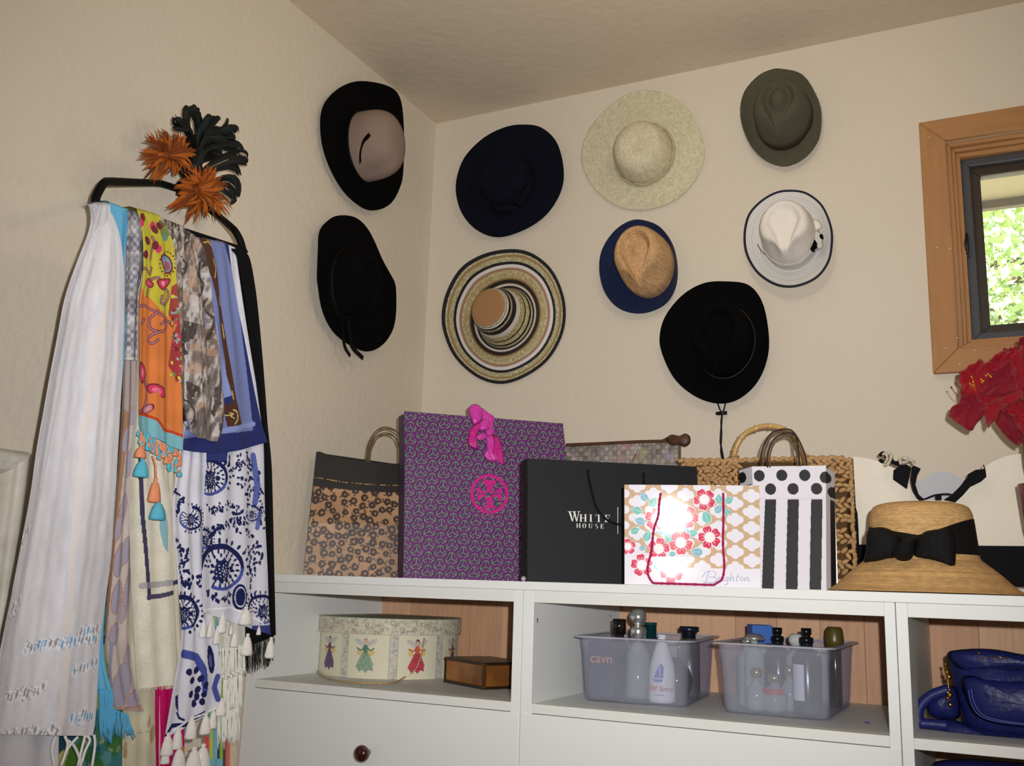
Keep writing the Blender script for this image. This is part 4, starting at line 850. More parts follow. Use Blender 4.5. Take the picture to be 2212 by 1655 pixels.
Cc = np.array([206., 164, 108]) * (1 - .16 * (row_ < -.55) + .05 * (rr.random((260, 150)) - .5) + .16 * (vnoise(np.arange(260)[:, None] * .35 + 0 * row_, np.arange(150)[None] * .7 + 0 * row_, 5) - .5))[..., None]
part('straw_body', grid(PR, True), M('tan_braid', paint=True, rough=.7, spec=.25, noise=(150, .08), bump=(330, .35)), sh, col=Cc.reshape(-1, 3))
bowm = M('black_grosgrain', (14, 13, 15), .7, .2, wave=(220, .25, .3, 'Z'))
bandp = [(rad(112.5), zof(1206)), (rad(111), zof(1180)), (rad(108.5), zof(1150)), (rad(107), zof(1136)), (rad(103.5), zof(1134))]
th = np.arange(72) * 2 * PI / 72; zt_ = np.interp(np.cos(th), [-1, -.5, 0, .4, 1], [zof(1140), zof(1152), zof(1162), zof(1148), zof(1122)]); bl_r = []
for q_ in np.linspace(0, 1, 8): zq = zof(1206) + (zt_ - zof(1206)) * q_; rq = np.interp(zq, [zof(1206), zof(1180), zof(1150), zof(1125), zof(1110)], [rad(112.6), rad(111.4), rad(108.6), rad(106.4), rad(104.6)]); bl_r.append(np.stack([cH[0] + rq * np.cos(th), cH[1] + rq * .93 * np.sin(th), zq], -1))
q_ = bl_r[-1].copy(); q_[:, 0] = cH[0] + (q_[:, 0] - cH[0]) * .97; q_[:, 1] = cH[1] + (q_[:, 1] - cH[1]) * .97; bl_r.append(q_); part('hat_band', grid(np.array(bl_r), True), bowm, sh)
fy = cH[1] - rad(108) * .93
for nm, pl, b, yy in (('bow_loop', [(400,930),(440,880),(520,866),(600,880),(690,930),(735,1000),(730,1080),(670,1150),(600,1160),(520,1180),(440,1192),(372,1188),(395,1080)], .022, .0), ('bow_loop', [(860,1010),(900,950),(960,905),(1080,885),(1190,880),(1235,1000),(1240,1130),(1225,1245),(1140,1225),(1000,1180),(860,1150),(840,1080)], .02, .0), ('bow_knot', [(735,990),(840,968),(870,985),(860,1090),(815,1170),(745,1185),(690,1170),(640,1120),(660,1050)], .026, -.012)):
    px = smooth_path(np.array(Z4z(*pl)), 44, True); o3 = onY(px[:, 0], px[:, 1], fy + yy - .004); part(nm, puff(o3, A(0, -1, 0), b, 7, .15, .004, 3), bowm, sh)

# ---- notebook at the right end, glass bead
p0 = onY(2172, 1258, -.5); nb = root('notebook', 'white paged notebook with brown cover lying behind the straw hat at the right', 'book', (p0[0] + .13, -.405, TOP))
part('page_block', box((p0[0] + .003, -.447, TOP + .0012), (p0[0] + .26, -.362, TOP + .017)), M('paper_pages', (232, 228, 226), .8, wave=(160, .5, .2, 'Z')), nb, False)
part('cover', join(box((p0[0], -.45, TOP + .017), (p0[0] + .262, -.36, TOP + .0205)), box((p0[0], -.45, TOP), (p0[0] + .262, -.36, TOP + .0012)), box((p0[0], -.361, TOP), (p0[0] + .262, -.358, TOP + .02))), lea, nb, False)
bp_ = onY(1131, 1243, -.70); solo('glass_bead', ball(A(bp_[0], bp_[1], TOP + .0065), .0062, 14, 8), M('clear_glass_bead', (220, 225, 228), .05, .8, trans=(.45, (235, 238, 240))), 'tiny clear glass bead on the cabinet top beside the black lettered bag', 'bead')

# ---- red silk flower in a vase at the right edge
Zf = zz(1980, 640, 4.6); fyq = -.50
vx = onY(2240, 1100, fyq + .01)[0] + .02
fl_r = root('silk_flower', 'large red silk flower with ruffled petals beside the window', 'flower', (vx, fyq + .01, TOP + .10))
red = M('red_silk', (150, 8, 28), .7, .3, noise=(14, .22), bump=(26, .35), sheen=.15); red2 = M('crimson_silk', (132, 8, 32), .7, .3, noise=(14, .22), bump=(26, .35), sheen=.15)
pet = [([(335,1180),(380,1090),(470,1005),(560,960),(640,950),(720,1000),(715,1100),(640,1200),(545,1320),(440,1270)], .016, .012), ([(437,800),(480,740),(560,700),(630,655),(665,700),(680,780),(660,940),(560,960),(490,960),(465,880)], .018, .0), ([(680,690),(760,630),(860,555),(920,580),(940,640),(850,690),(780,760),(700,780)], .015, .006),
       ([(700,790),(800,740),(920,660),(970,800),(990,930),(880,960),(760,970),(660,940)], .018, -.01), ([(700,1100),(800,1040),(1020,960),(960,1060),(830,1130),(740,1280),(700,1200)], .014, -.018), ([(950,640),(1010,560),(1067,540),(1120,700),(1110,980),(1040,990),(985,850)], .02, -.02),
       ([(790,1240),(880,1130),(960,1250),(1067,1400),(1060,1440),(1000,1480),(900,1400)], .012, .02), ([(900,1110),(1067,1020),(1150,1100),(1100,1380),(1000,1300),(940,1200)], .018, -.005), ([(860,515),(940,520),(1000,500),(1010,560),(930,600),(880,560)], .01, .015), ([(1000,500),(1045,425),(1130,370),(1180,480),(1080,560),(1010,560)], .015, .01),
       ([(620,950),(760,960),(900,960),(1000,980),(860,1080),(720,1090),(640,1040)], .014, .0), ([(1080,560),(1230,420),(1350,560),(1330,760),(1180,800),(1100,700)], .02, .0), ([(1100,800),(1300,760),(1450,900),(1380,1060),(1180,1100),(1090,960)], .02, -.015), ([(1080,1100),(1250,1080),(1380,1250),(1260,1420),(1120,1400),(1060,1250)], .018, .01), ([(640,860),(900,640),(1150,640),(1250,1000),(1150,1330),(960,1240),(760,1120),(640,1060)], .01, .024), ([(470,900),(640,760),(800,800),(820,1050),(640,1130),(500,1060)], .01, .02), ([(1180,450),(1300,300),(1450,420),(1400,600),(1260,600)], .015, .02)]
for k, (pl, b, d) in enumerate(pet):
    px = np.array(Zf(*pl)); px = smooth_path(px, 64, True); px = px.mean(0) + (px - px.mean(0)) * (1.16 if 0 < k < 6 or k > 8 else 1.05)
    rg2 = np.random.default_rng(k); px += 1.3 * np.sin(np.arange(64)[:, None] * PI * 2 * 9 / 64 + k); o3 = onY(px[:, 0], px[:, 1], fyq + d); cc = o3.mean(0) + (rg2.normal(size=3) * A(.3, 0, .3)) * np.ptp(o3[:, 0]) * .3; ph = np.arange(64) * 2 * PI / 64; rows = []
    for s_ in np.linspace(0.02, 1, 14):
        lift = b * (1.1 * s_ ** 1.6 - .2) + .0055 * s_ ** 2 * np.sin(ph * 5 + k) + .004 * s_ * np.sin(ph * 9 + 2 * k + 3 * s_) - .010 * smst(.82, 1, s_) * (1 + .6 * np.sin(ph * 3 + k)); rows.append(cc + (o3 - cc) * s_ + lift[:, None] * A(-.05, -1, -.1))
    V, f = grid(np.array(rows), True); f = [tuple(x) for x in f] + [tuple(range(63, -1, -1))]; part('petal', (V, f), red if k % 3 else red2, fl_r)
yel = M('pollen_yellow', (220, 160, 40), .8); gs = []
rg2 = np.random.default_rng(2)
for x, y in ((545,800),(560,850),(530,870),(640,825),(665,840),(690,790),(710,775),(740,800),(775,735),(560,885),(650,850),(725,790)): c = onY(*Zf((x, y))[0], fyq - .022); gs.append(ball(c, .0022, 6, 4)); gs.append(tube(np.array([c, c + A(.006, .018, -.012)]), .0006, 4))
part('stamens', join(*gs), yel, fl_r)
for a in ([(490,965),(440,1003),(385,970),(345,905)], [(500,950),(450,930),(420,900),(390,870)]):
    q_ = np.array([onY(x, y, fyq - .005) for x, y in smooth_path(np.array(Zf(*a)), 14)]); part('stamen', join(tube(q_, .0008, 5), ball(q_[-1], .0022, 7, 5)), red2, fl_r)
part('stem', tube(smooth_path(np.array([onY(2214, 930, fyq + .03), onY(2222, 1020, fyq + .02), A(vx, fyq + .01, TOP + .10)]), 12), .005, 8), M('brown_stem', (110, 76, 40), .7), fl_r)
va = root('flower_vase', 'maroon vase at the right edge of the cabinet top holding the red flower', 'vase', (vx, fyq + .01, TOP))
wv2 = onY(2203, 1080, fyq)[0]; r0 = vx - wv2
part('vase_body', lathe([(0, .0005), (.03, .001), (.034, .02), (.03, .07), (r0 * .9, .14), (r0, .20), (r0 * 1.05, .235), (r0 * .9, .235), (r0 * .85, .2), (.012, .1), (0, .098)], (vx, fyq + .01, TOP), 32), M('maroon_ceramic', (112, 52, 62), .3, .5), va)
# ================================================================== inside the cubbies
# ---- round hat box
fx = onZ(850, 1473, Z4); hy = fx[1] + .185; w1_, w2_ = onY(706, 1420, hy), onY(977, 1420, hy); hr = (w2_[0] - w1_[0]) / 2 * .93; hc = A((w1_[0] + w2_[0]) / 2 - .004, fx[1] + hr, Z4)
zl1 = float(onY(850, 1338, fx[1])[2]); zl0 = float(onY(850, 1374, fx[1])[2]); zb0 = Z4 + .0006
hb = root('hat_box', 'round cream hat box printed with little flower ladies, in the corner cubby', 'box', hc)
NT, NZ = 620, 96; va_ = math.atan2(CAM[1] - hc[1], CAM[0] - hc[0])
th = va_ + np.linspace(-PI, PI, NT, endpoint=False); zz_ = np.linspace(zb0, zl1 - .004, NZ); TT, ZZ = np.meshgrid(th, zz_)
pt = Paint((TT - va_) * hr, ZZ - zb0, (224, 218, 192)); HB = zl0 - zb0
sp = hr * .71                                                          # spacing of the printed panels
rr = np.random.default_rng(6)
def scroll(x0, x1, y0, y1, n, col=(168, 164, 150)):
    for _ in range(n):
        cx, cy = x0 + (x1 - x0) * rr.random(), y0 + (y1 - y0) * rr.random(); r = .0035 + .003 * rr.random(); a0 = rr.random() * 6.3; t = np.linspace(0, 4.6, 9); q_ = np.stack([cx + r * (1 - t / 7) * np.cos(a0 + t), cy + r * (1 - t / 7) * np.sin(a0 + t)], -1); pt.line(q_, .0012, col)
for k in range(-4, 5):
    x = (k + .09) * sp
    pt.poly([(x - .011, 0), (x + .011, 0), (x + .011, HB), (x - .011, HB)], (206, 202, 186)); scroll(x - .009, x + .009, 0, HB, 26, (150, 148, 140))
    for s_ in (-1, 1): pt.line([(x + s_ * .011, 0), (x + s_ * .011, HB)], .001, (170, 166, 150))
def lady(x, y, h, skirt, top_, hair, wing=(200, 196, 190)):
    for s_ in (-1, 1): pt.ell(x + s_ * .17 * h, y + .80 * h, .17 * h, .07 * h, wing, s_ * .5); pt.line([(x + s_ * .05 * h, y + .74 * h), (x + s_ * .3 * h, y + .9 * h)], .0008, (150, 146, 140))
    pts = [(x - .07 * h, y + .55 * h), (x + .07 * h, y + .55 * h), (x + .24 * h, y + .22 * h), (x + .22 * h, y + .05 * h), (x + .12 * h, y + .09 * h), (x + .04 * h, y), (x - .06 * h, y + .07 * h), (x - .16 * h, y + .02 * h), (x - .26 * h, y + .16 * h)]; pt.poly(pts, skirt); pt.line(pts + pts[:1], .0007, np.array(skirt) * .6)
    for k in range(4): pt.line([(x + (k - 1.5) * .03 * h, y + .5 * h), (x + (k - 1.5) * .11 * h, y + .06 * h)], .0009, np.array(skirt) * .72)
    for s_ in (-1, 1): pt.line([(x, y + .7 * h), (x + s_ * .14 * h, y + .58 * h), (x + s_ * .24 * h, y + .64 * h)], .0042, top_); pt.ell(x + s_ * .19 * h, y + .52 * h, .09 * h, .06 * h, (222, 190, 120), s_ * .6)
    pt.ell(x, y + .63 * h, .075 * h, .12 * h, top_); pt.ell(x, y + .84 * h, .062 * h, .075 * h, hair); pt.ell(x, y + .82 * h, .042 * h, .05 * h, (226, 184, 160))
def cylx(px): return math.asin(max(-.98, min(.98, (px - 841) / 139))) * hr
for px, s_, t_, hr_ in ((727, (112, 84, 120), (120, 74, 88), (84, 52, 50)), (797, (146, 172, 146), (96, 130, 100), (196, 140, 140)), (895, (196, 66, 88), (204, 96, 70), (70, 48, 40)), (966, (110, 78, 110), (120, 70, 80), (84, 52, 50))): lady(cylx(px), .016, HB * .84, s_, t_, hr_)
V, f = grid(np.stack([hc[0] + hr * np.cos(TT), hc[1] + hr * np.sin(TT), ZZ], -1), True); part('box_body', (V, f[:, ::-1]), M('printed_card', paint=True, rough=.55, spec=.3, noise=(40, .03)), hb, col=pt.C)
part('box_bottom', lathe([(0, zb0), (hr, zb0)], (hc[0], hc[1], 0), 48), M('card_rim', (150, 120, 84), .7), hb, False)
ZL = np.linspace(zl0, zl1, 30); TT2, ZZ2 = np.meshgrid(th, ZL); sv = pt; pt = Paint((TT2 - va_) * hr, ZZ2, (214, 208, 184)); scroll(-hr * PI, hr * PI, zl0 + .002, zl1 - .003, 620, (146, 142, 128)); scroll(-hr * PI, hr * PI, zl0 + .002, zl1 - .003, 260, (190, 168, 150)); pt.put(pt.Y > zl1 - .002, (160, 168, 148)); pt.put(pt.Y < zl0 + .0012, (160, 152, 128))
rl = hr + .0075; V, f = grid(np.stack([hc[0] + rl * np.cos(TT2), hc[1] + rl * np.sin(TT2), ZZ2], -1), True); part('lid_rim', (V, f[:, ::-1]), MATS['printed_card'], hb, col=pt.C)
part('lid_top', lathe([(hr, zl0), (rl - .0005, zl0 + .0002), (rl - .0005, zl1 - .0012), (rl, zl1), (.0, zl1)], (hc[0], hc[1], 0), 64), M('lid_top_card', (196, 188, 160), .6, noise=(70, .2), col2=(160, 152, 128)), hb, False)
ch = [onZ(684, 1450, Z4 + .003), onZ(694, 1459, Z4 + .003), onZ(720, 1468.5, Z4 + .003), onZ(760, 1474, Z4 + .003), onZ(810, 1476, Z4 + .003), onZ(850, 1475, Z4 + .003)]
for px, py in ((872, 1463), (890, 1448), (899, 1425), (903, 1400), (906, 1378)):
    a = va_ + math.asin((px - 841) / 139); ch.append(A(hc[0] + (hr + .004) * math.cos(a), hc[1] + (hr + .004) * math.sin(a), onY(px, py, hc[1] + hr * math.sin(a))[2]))
cp = smooth_path(np.array(ch), 150); solo('cord', tube(cp, .0021 + .0007 * np.sin(np.arange(150) * 1.5), 6), M('gold_cord', (196, 158, 110), .4, .5, .3), 'thin gold twisted cord lying round the front of the hat box', 'cord')

# ---- wooden book box
c0 = onZ(1044, 1491, Z4); a1 = onZ(957, 1474, Z4); d1 = nrm(a1 - c0); d2 = A(-d1[1], d1[0], 0) * (-1); l1 = np.linalg.norm(a1 - c0); l2 = .145; hh = float(onY(1044, 1432, c0[1])[2]) - Z4
if d2[1] < 0: d2 = -d2
wb = root('wooden_box', 'brown wooden box shaped like a thick old book, beside the hat box', 'box', c0 + d1 * l1 / 2 + d2 * l2 / 2)
amb = M('antique_wood', (176, 112, 44), .4, .45, noise=(9, .25), col2=(80, 42, 16), coat=.3); dkb = M('dark_wood_edge', (34, 24, 16), .35, .5)
pr4 = lambda u0, u1, v0, v1, z0, z1: prism([c0 + d1 * u0 + d2 * v0 + A(0, 0, z0), c0 + d1 * u1 + d2 * v0 + A(0, 0, z0), c0 + d1 * u1 + d2 * v1 + A(0, 0, z0), c0 + d1 * u0 + d2 * v1 + A(0, 0, z0)], (0, 0, z1 - z0))
part('box_block', pr4(.004, l1 - .004, .004, l2 - .004, .006, hh - .006), amb, wb, False, bevel=.003)
part('lid_board', pr4(0, l1, 0, l2, hh - .007, hh), dkb, wb, False, bevel=.002); part('base_board', pr4(0, l1, 0, l2, .0006, .007), dkb, wb, False, bevel=.002)
cs = c0 + d1 * (l1 - .004); part('spine', prism([cs + d2 * .002 + A(0, 0, .0008)] + [cs + d2 * (l2 * .5 + (l2 * .5 - .002) * math.sin(t)) + d1 * (.016 * math.cos(t)) + A(0, 0, .0008) for t in np.linspace(-PI / 2, PI / 2, 12)] + [cs + d2 * (l2 - .002) + A(0, 0, .0008)], (0, 0, hh - .001)), dkb, wb, False)
for v in (0.0015,): part('corner_post', pr4(-.0005, .008, -.0005, .007, .003, hh - .002), M('worn_brown', (78, 46, 22), .4), wb, False)

# ---- plastic bins
plast = M('clear_plastic', (232, 234, 244), .22, .5, trans=(.15, (242, 243, 250)))
def rrect(w, d, r, n=5):
    out = []
    for cx, cy, a in ((w / 2 - r, -d / 2 + r, -PI / 2), (w / 2 - r, d / 2 - r, 0), (-w / 2 + r, d / 2 - r, PI / 2), (-w / 2 + r, -d / 2 + r, PI)):
        out += [(cx + r * math.cos(a + k * PI / 2 / n), cy + r * math.sin(a + k * PI / 2 / n)) for k in range(n + 1)]
    return np.array(out)
def bin_(fl, ang, w, d, ztop, label):
    e = A(math.cos(ang), math.sin(ang), 0); g = A(-math.sin(ang), math.cos(ang), 0); c = A(fl[0], fl[1], Z4) + e * w / 2 + g * d / 2
    o = root('plastic_bin', label, 'bin', c, 'plastic bins in the middle cubby'); hgt_ = ztop - Z4
    def ringp(s, z, gr=0.): q_ = rrect(w * s + 2 * gr, d * s + 2 * gr, .026 + gr * .5); return c + q_[:, :1] * e + q_[:, 1:] * g + A(0, 0, z)
    R_ = [ringp(.90, .001), ringp(.965, .001), ringp(.985, .006), ringp(1.0, .016), ringp(1.045, hgt_ * .80), ringp(1.06, hgt_ * .81), ringp(1.07, hgt_ - .003)]
    Ri = [ringp(1.07, hgt_ - .003, -.002), ringp(1.06, hgt_ * .82, -.002), ringp(1.0, .018, -.002), ringp(.98, .004, -.002), ringp(.90, .0035)]
    V, f = grid(np.array(R_ + Ri), True); n = len(R_[0]); f = [tuple(x) for x in f] + [tuple(range(n - 1, -1, -1)), tuple((len(R_ + Ri) - 1) * n + k for k in range(n))]
    part('bin_shell', (V, f), plast, o)
    V, f = grid(np.array([ringp(1.07, hgt_ - .004), ringp(1.07, hgt_ - .0045, .012), ringp(1.07, hgt_ - .0035, .013), ringp(1.07, hgt_ - .001, .011), ringp(1.07, hgt_), ringp(1.07, hgt_ - .003, -.002)]), True); part('rim', (V, f), M('plastic_rim', (206, 208, 216), .3, .5, trans=(.6, (250, 250, 252))), o)
    return lambda u, v: c + e * u + g * v, e, g, w, d
fl1 = onZ(1257, 1514, Z4); zt1 = float(onY(1257, 1372, fl1[1])[2]); w1b = np.linalg.norm(onY(1484, 1450, fl1[1] + .03) - onY(1257, 1450, fl1[1])) * .99
B1 = bin_(fl1, math.radians(5), w1b, .33, zt1, 'clear plastic bin of bottles with the round silver stopper')
fl2 = onZ(1558, 1540, Z4); zt2 = float(onY(1558, 1386, fl2[1])[2]); w2b = np.linalg.norm(onY(1792, 1450, fl2[1] + .02) - onY(1558, 1450, fl2[1])) * .99
B2 = bin_(fl2, 0.0, w2b, .36, zt2, 'clear plastic bin of bottles with the blue cube cap')
Z5 = Z4 + .0052
def place(B, px, v, py=1450, rad_=.026):
    """foot point inside a bin: v metres behind its front, where the photo column px passes"""
    f_, e, g, w, d = B; p0 = f_(0, -d / 2 + v); q_ = onP(px, py, p0, g); u = (q_ - p0) @ e; lim = w / 2 * .95 - rad_; q_ = q_ + e * (min(lim, max(-lim, u)) - u); return A(q_[0], q_[1], Z5)
def ztop(B, px, py, v): f_, e, g, w, d = B; return float(onP(px, py, f_(0, -d / 2 + v), g)[2])
GR = 'bottles in the plastic bins'
chrome = M('chrome', (235, 235, 232), .2, .5, .9); blackp = M('black_cap_plastic', (12, 13, 15), .2, .5); 
def bottle(name, label, p, prof, mat, cap=None, capm=None, lab=None, labm=None, sq=None, tilt=None):
    o = root(name, label, 'bottle' if 'bottle' in name or 'jar' in name else 'box', p, GR); z = p[2]; lo = A(p[0], p[1], 0)
    seg = 4 if sq else 28; L_ = lambda pf: lathe([(r * (1.414 if sq else 1), z + h_) for r, h_ in pf], lo, seg, *( (A(math.cos(.785 + sq), math.sin(.785 + sq), 0), A(-math.sin(.785 + sq), math.cos(.785 + sq), 0)) if sq else ()))
    part('bottle_body', L_(prof), mat, o, not sq, bevel=.0015 if sq else 0)
    if cap: part('cap', lathe([(r, z + h_) for r, h_ in cap], lo, 24), capm, o, True)
    if lab:
        h0, h1, r, a0, a1 = lab; t = np.linspace(a0, a1, 16); part('paper_label', grid(np.stack([np.stack([p[0] + r * np.cos(t), p[1] + r * np.sin(t), np.full(16, z + q_)], -1) for q_ in (h0, h1)])), labm, o)
    return o
# first bin
navyb = M('navy_box', (34, 38, 66), .4, .4); dg = M('dark_glass', (38, 34, 44), .1, .6, trans=(.75, (120, 110, 130))); cg = M('clear_bottle_glass', (206, 212, 206), .06, .7, trans=(.38, (238, 242, 238)))
p = place(B1, 1306, .048, 1450, .034); hz = ztop(B1, 1304, 1385, .048) - Z5; o = bottle('perfume_box', 'navy perfume box with orange lettering in the first bin', p, [(0, 0), (.031, 0), (.031, hz), (0, hz)], navyb, sq=math.radians(5) + 1e-3)
f_, e1, g1, *_ = B1; text('cavn', .030, M('orange_print', (236, 150, 110), .4), o, p - g1 * .0316 + A(0, 0, hz * .70), e1, (0, 0, 1))
p = place(B1, 1337, .11); hz = ztop(B1, 1337, 1337, .11) - Z5; bottle('cologne_bottle', 'dark bottle with tall black and chrome cap in the first bin', p, [(0, 0), (.022, 0), (.024, .01), (.024, hz - .06), (.012, hz - .045), (.012, hz - .035), (0, hz - .035)], dg, [(0, hz - .036), (.0165, hz - .036), (.0165, hz - .001), (.013, hz), (0, hz - .004)], M('smoked_chrome', (70, 66, 64), .12, .5, .9))
p = place(B1, 1378, .10); zt = ztop(B1, 1378, 1314, .10) - Z5; R = .0205; bottle('perfume_bottle', 'glass perfume bottle with round silver ball stopper in the first bin', p, [(0, 0), (.030, 0), (.032, .01), (.028, zt - .105), (.014, zt - .085), (.014, zt - .07), (0, zt - .07)], cg, [(0, zt - .08), (.019, zt - .08), (.020, zt - .05), (.018, zt - .044), (.008, zt - .042)] + [(R * math.cos(a), zt - R + R * math.sin(a)) for a in np.linspace(-1.15, 1.57, 12)], chrome)
p = place(B1, 1405, .15); zt = ztop(B1, 1405, 1345, .15) - Z5; bottle('aftershave_bottle', 'bottle with dark teal cap behind the white bottle', p, [(0, 0), (.022, 0), (.022, zt - .06), (.01, zt - .05), (0, zt - .05)], dg, [(0, zt - .051), (.0145, zt - .051), (.0145, zt - .006), (.0155, zt - .006), (.0155, zt), (0, zt)], M('teal_cap', (16, 58, 62), .25, .5))
p = place(B1, 1430, .044, 1450, .034); zt = ztop(B1, 1438, 1371, .044) - Z5; rw = .0305; wbot = M('milk_glass', (232, 230, 222), .25, .5)
o = bottle('lotion_bottle', 'white milk glass bottle with sailboat emblem in the first bin', p, [(0, 0), (rw * .93, 0), (rw, .006), (rw * .985, zt * .40), (rw * .93, zt * .53), (rw * .62, zt * .74), (rw * .36, zt * .90), (rw * .30, zt * .955), (0, zt * .955)], wbot, [(0, zt * .95), (rw * .34, zt * .95), (rw * .36, zt * .985), (rw * .3, zt), (0, zt)], M('pale_stopper', (200, 204, 220), .3))
fr = p - g1 * (rw + .0008); text('Old Spice', .016, M('red_print', (186, 44, 60), .5), o, fr + A(0, 0, zt * .215), e1, (0, 0, 1), shear=.35); bl = M('blue_print', (120, 124, 190), .5)
for pl in ([(-.012,.055),(.0,.085),(.002,.055)], [(.003,.052),(.003,.088),(.011,.080),(.010,.056)], [(-.015,.052),(.010,.052),(.006,.046),(-.010,.046)]): part('emblem', prism([fr + e1 * x + A(0, 0, y) for x, y in pl], -g1 * .0004), bl, o, False)
part('print_line', prism([fr + e1 * x + A(0, 0, y) for x, y in ((-.012, .017), (.012, .017), (.012, .0185), (-.012, .0185))], -g1 * .0004), bl, o, False)
p = place(B1, 1480, .12, 1450, .04); bottle('round_bottle', 'round dark glass bottle right of the white bottle', p, [(0, 0), (.02, 0), (.034, .02), (.038, .045), (.030, .07), (.012, .085), (.012, .095), (0, .095)], dg)
p = place(B1, 1500, .20); zt = ztop(B1, 1500, 1354, .20) - Z5; bottle('cologne_bottle', 'silver bottle with flat navy cap at the right end of the first bin', p, [(0, 0), (.024, 0), (.026, .008), (.026, zt - .035), (.016, zt - .028), (0, zt - .028)], M('brushed_silver', (150, 150, 146), .3, .5, .8), [(0, zt - .029), (.016, zt - .029), (.016, zt - .014), (.024, zt - .012), (.024, zt - .001), (.020, zt), (0, zt)], M('navy_cap', (18, 26, 40), .25, .5))
# second bin
f2, e2, g2, *_ = B2
p = place(B2, 1643, .20); zt = ztop(B2, 1643, 1350, .20) - Z5; o = bottle('perfume_bottle', 'perfume bottle with bright blue cube cap', p, [(0, 0), (.026, 0), (.026, zt - .05), (.012, zt - .04), (0, zt - .04)], cg)
ca_ = math.radians(28); ce, cg_ = A(math.cos(ca_), math.sin(ca_), 0), A(-math.sin(ca_), math.cos(ca_), 0); q_ = A(p[0], p[1], 0)
part('cap', prism([q_ + ce * a + cg_ * b + A(0, 0, Z5 + zt - .041) for a, b in ((-.024, -.024), (.024, -.024), (.024, .024), (-.024, .024))], (0, 0, .041)), M('blue_cap', (52, 98, 176), .5), o, False, bevel=.001)
for px, py, v, r, lb_ in ((1600, 1374, .12, .014, 'small silver dome cap at the left end of the second bin'), (1630, 1368, .09, .024, 'wider silver dome cap in front of the blue cube cap')):
    p = place(B2, px, v); zt = ztop(B2, px, py, v) - Z5; bottle('perfume_bottle', 'bottle with ' + lb_, p, [(0, 0), (.02, 0), (.022, .01), (.022, zt - .045), (.008, zt - .03), (.008, zt - .014), (0, zt - .014)], cg, [(0, zt - .016), (r, zt - .015), (r * .95, zt - .008), (r * .6, zt - .002), (0, zt)], chrome)
for px, py, v, lb_ in ((1681, 1356, .16, 'dark bottle with black pump neck right of the blue cube cap'), (1758, 1358, .05, 'dark bottle with black pump neck and white paper label')):
    p = place(B2, px - (14 if v < .1 else 0), v, 1450, .033); zt = ztop(B2, px, py, v) - Z5
    bottle('lotion_bottle' if v < .1 else 'spray_bottle', lb_, p, [(0, 0), (.029, 0), (.030, .006), (.030, zt - .062), (.024, zt - .048), (.013, zt - .043), (.013, zt - .03), (0, zt - .03)], M('black_bottle', (30, 32, 44), .2, .5), [(0, zt - .031), (.0145, zt - .031), (.0145, zt - .020), (.0085, zt - .018), (.0085, zt - .014), (.011, zt - .013), (.011, zt), (0, zt)], blackp,
           (.03, zt - .075, .0306, -PI * .86, -PI * .52) if v < .1 else None, M('label_paper', (222, 222, 224), .6))
p = place(B2, 1722, .13); zt = ztop(B2, 1722, 1369, .13) - Z5; bottle('perfume_bottle', 'bottle with faceted crystal stopper between the two black pumps', p, [(0, 0), (.024, 0), (.026, .02), (.024, zt - .05), (.01, zt - .04), (.01, zt - .03), (0, zt - .03)], cg, [(0, zt - .031), (.010, zt - .030), (.018, zt - .016), (.016, zt - .004), (.008, zt), (0, zt)], M('crystal', (226, 228, 226), .03, .8, .4))
p = place(B2, 1812, .245, 1450, .014); zt = ztop(B2, 1812, 1355, .245) - Z5; bottle('cologne_bottle', 'bottle with olive brown cap at the right end of the second bin', p, [(0, 0), (.012, 0), (.0135, .01), (.0145, zt - .055), (.012, zt - .046), (0, zt - .046)], dg, [(0, zt - .047), (.020, zt - .047), (.0215, zt - .03), (.019, zt - .006), (.015, zt), (0, zt)], M('olive_cap', (82, 70, 26), .35, .5))
for px, v, h_, r, lb_, rl_ in ((1634, .05, .085, .022, 'short clear perfume bottle at the front of the second bin', False), (1672, .055, .075, .026, 'squat clear bottle with a red label in the second bin', True), (1705, .10, .09, .02, 'slim clear bottle behind the red labelled one', False)):
    p = place(B2, px, v); bottle('perfume_bottle', lb_, p, [(0, 0), (r * .8, 0), (r, .008), (r * 1.05, h_ * .45), (r * .7, h_ * .66), (r * .35, h_ * .74), (r * .35, h_ * .82), (0, h_ * .82)], cg, [(0, h_ * .82), (r * .5, h_ * .82), (r * .55, h_), (r * .3, h_ * 1.06), (0, h_ * 1.06)], M('gold_cap', (196, 176, 128), .2, .5, .8), (h_ * .5, h_ * .66, r * 1.03, -PI * .85, -PI * .2) if rl_ else None, M('red_label', (186, 52, 60), .5))
rp = onZ(1873, 1562, Z4 + .001); solo('ring', tube(rp + .0042 * np.stack([np.cos(np.arange(16) * .3927), np.sin(np.arange(16) * .3927), 0 * np.arange(16)], -1) + A(0, 0, .0009), .0012, 6, True), M('purple_plastic', (120, 40, 150), .3), 'tiny purple ring lying on the cubby floor right of the bins', 'ring')

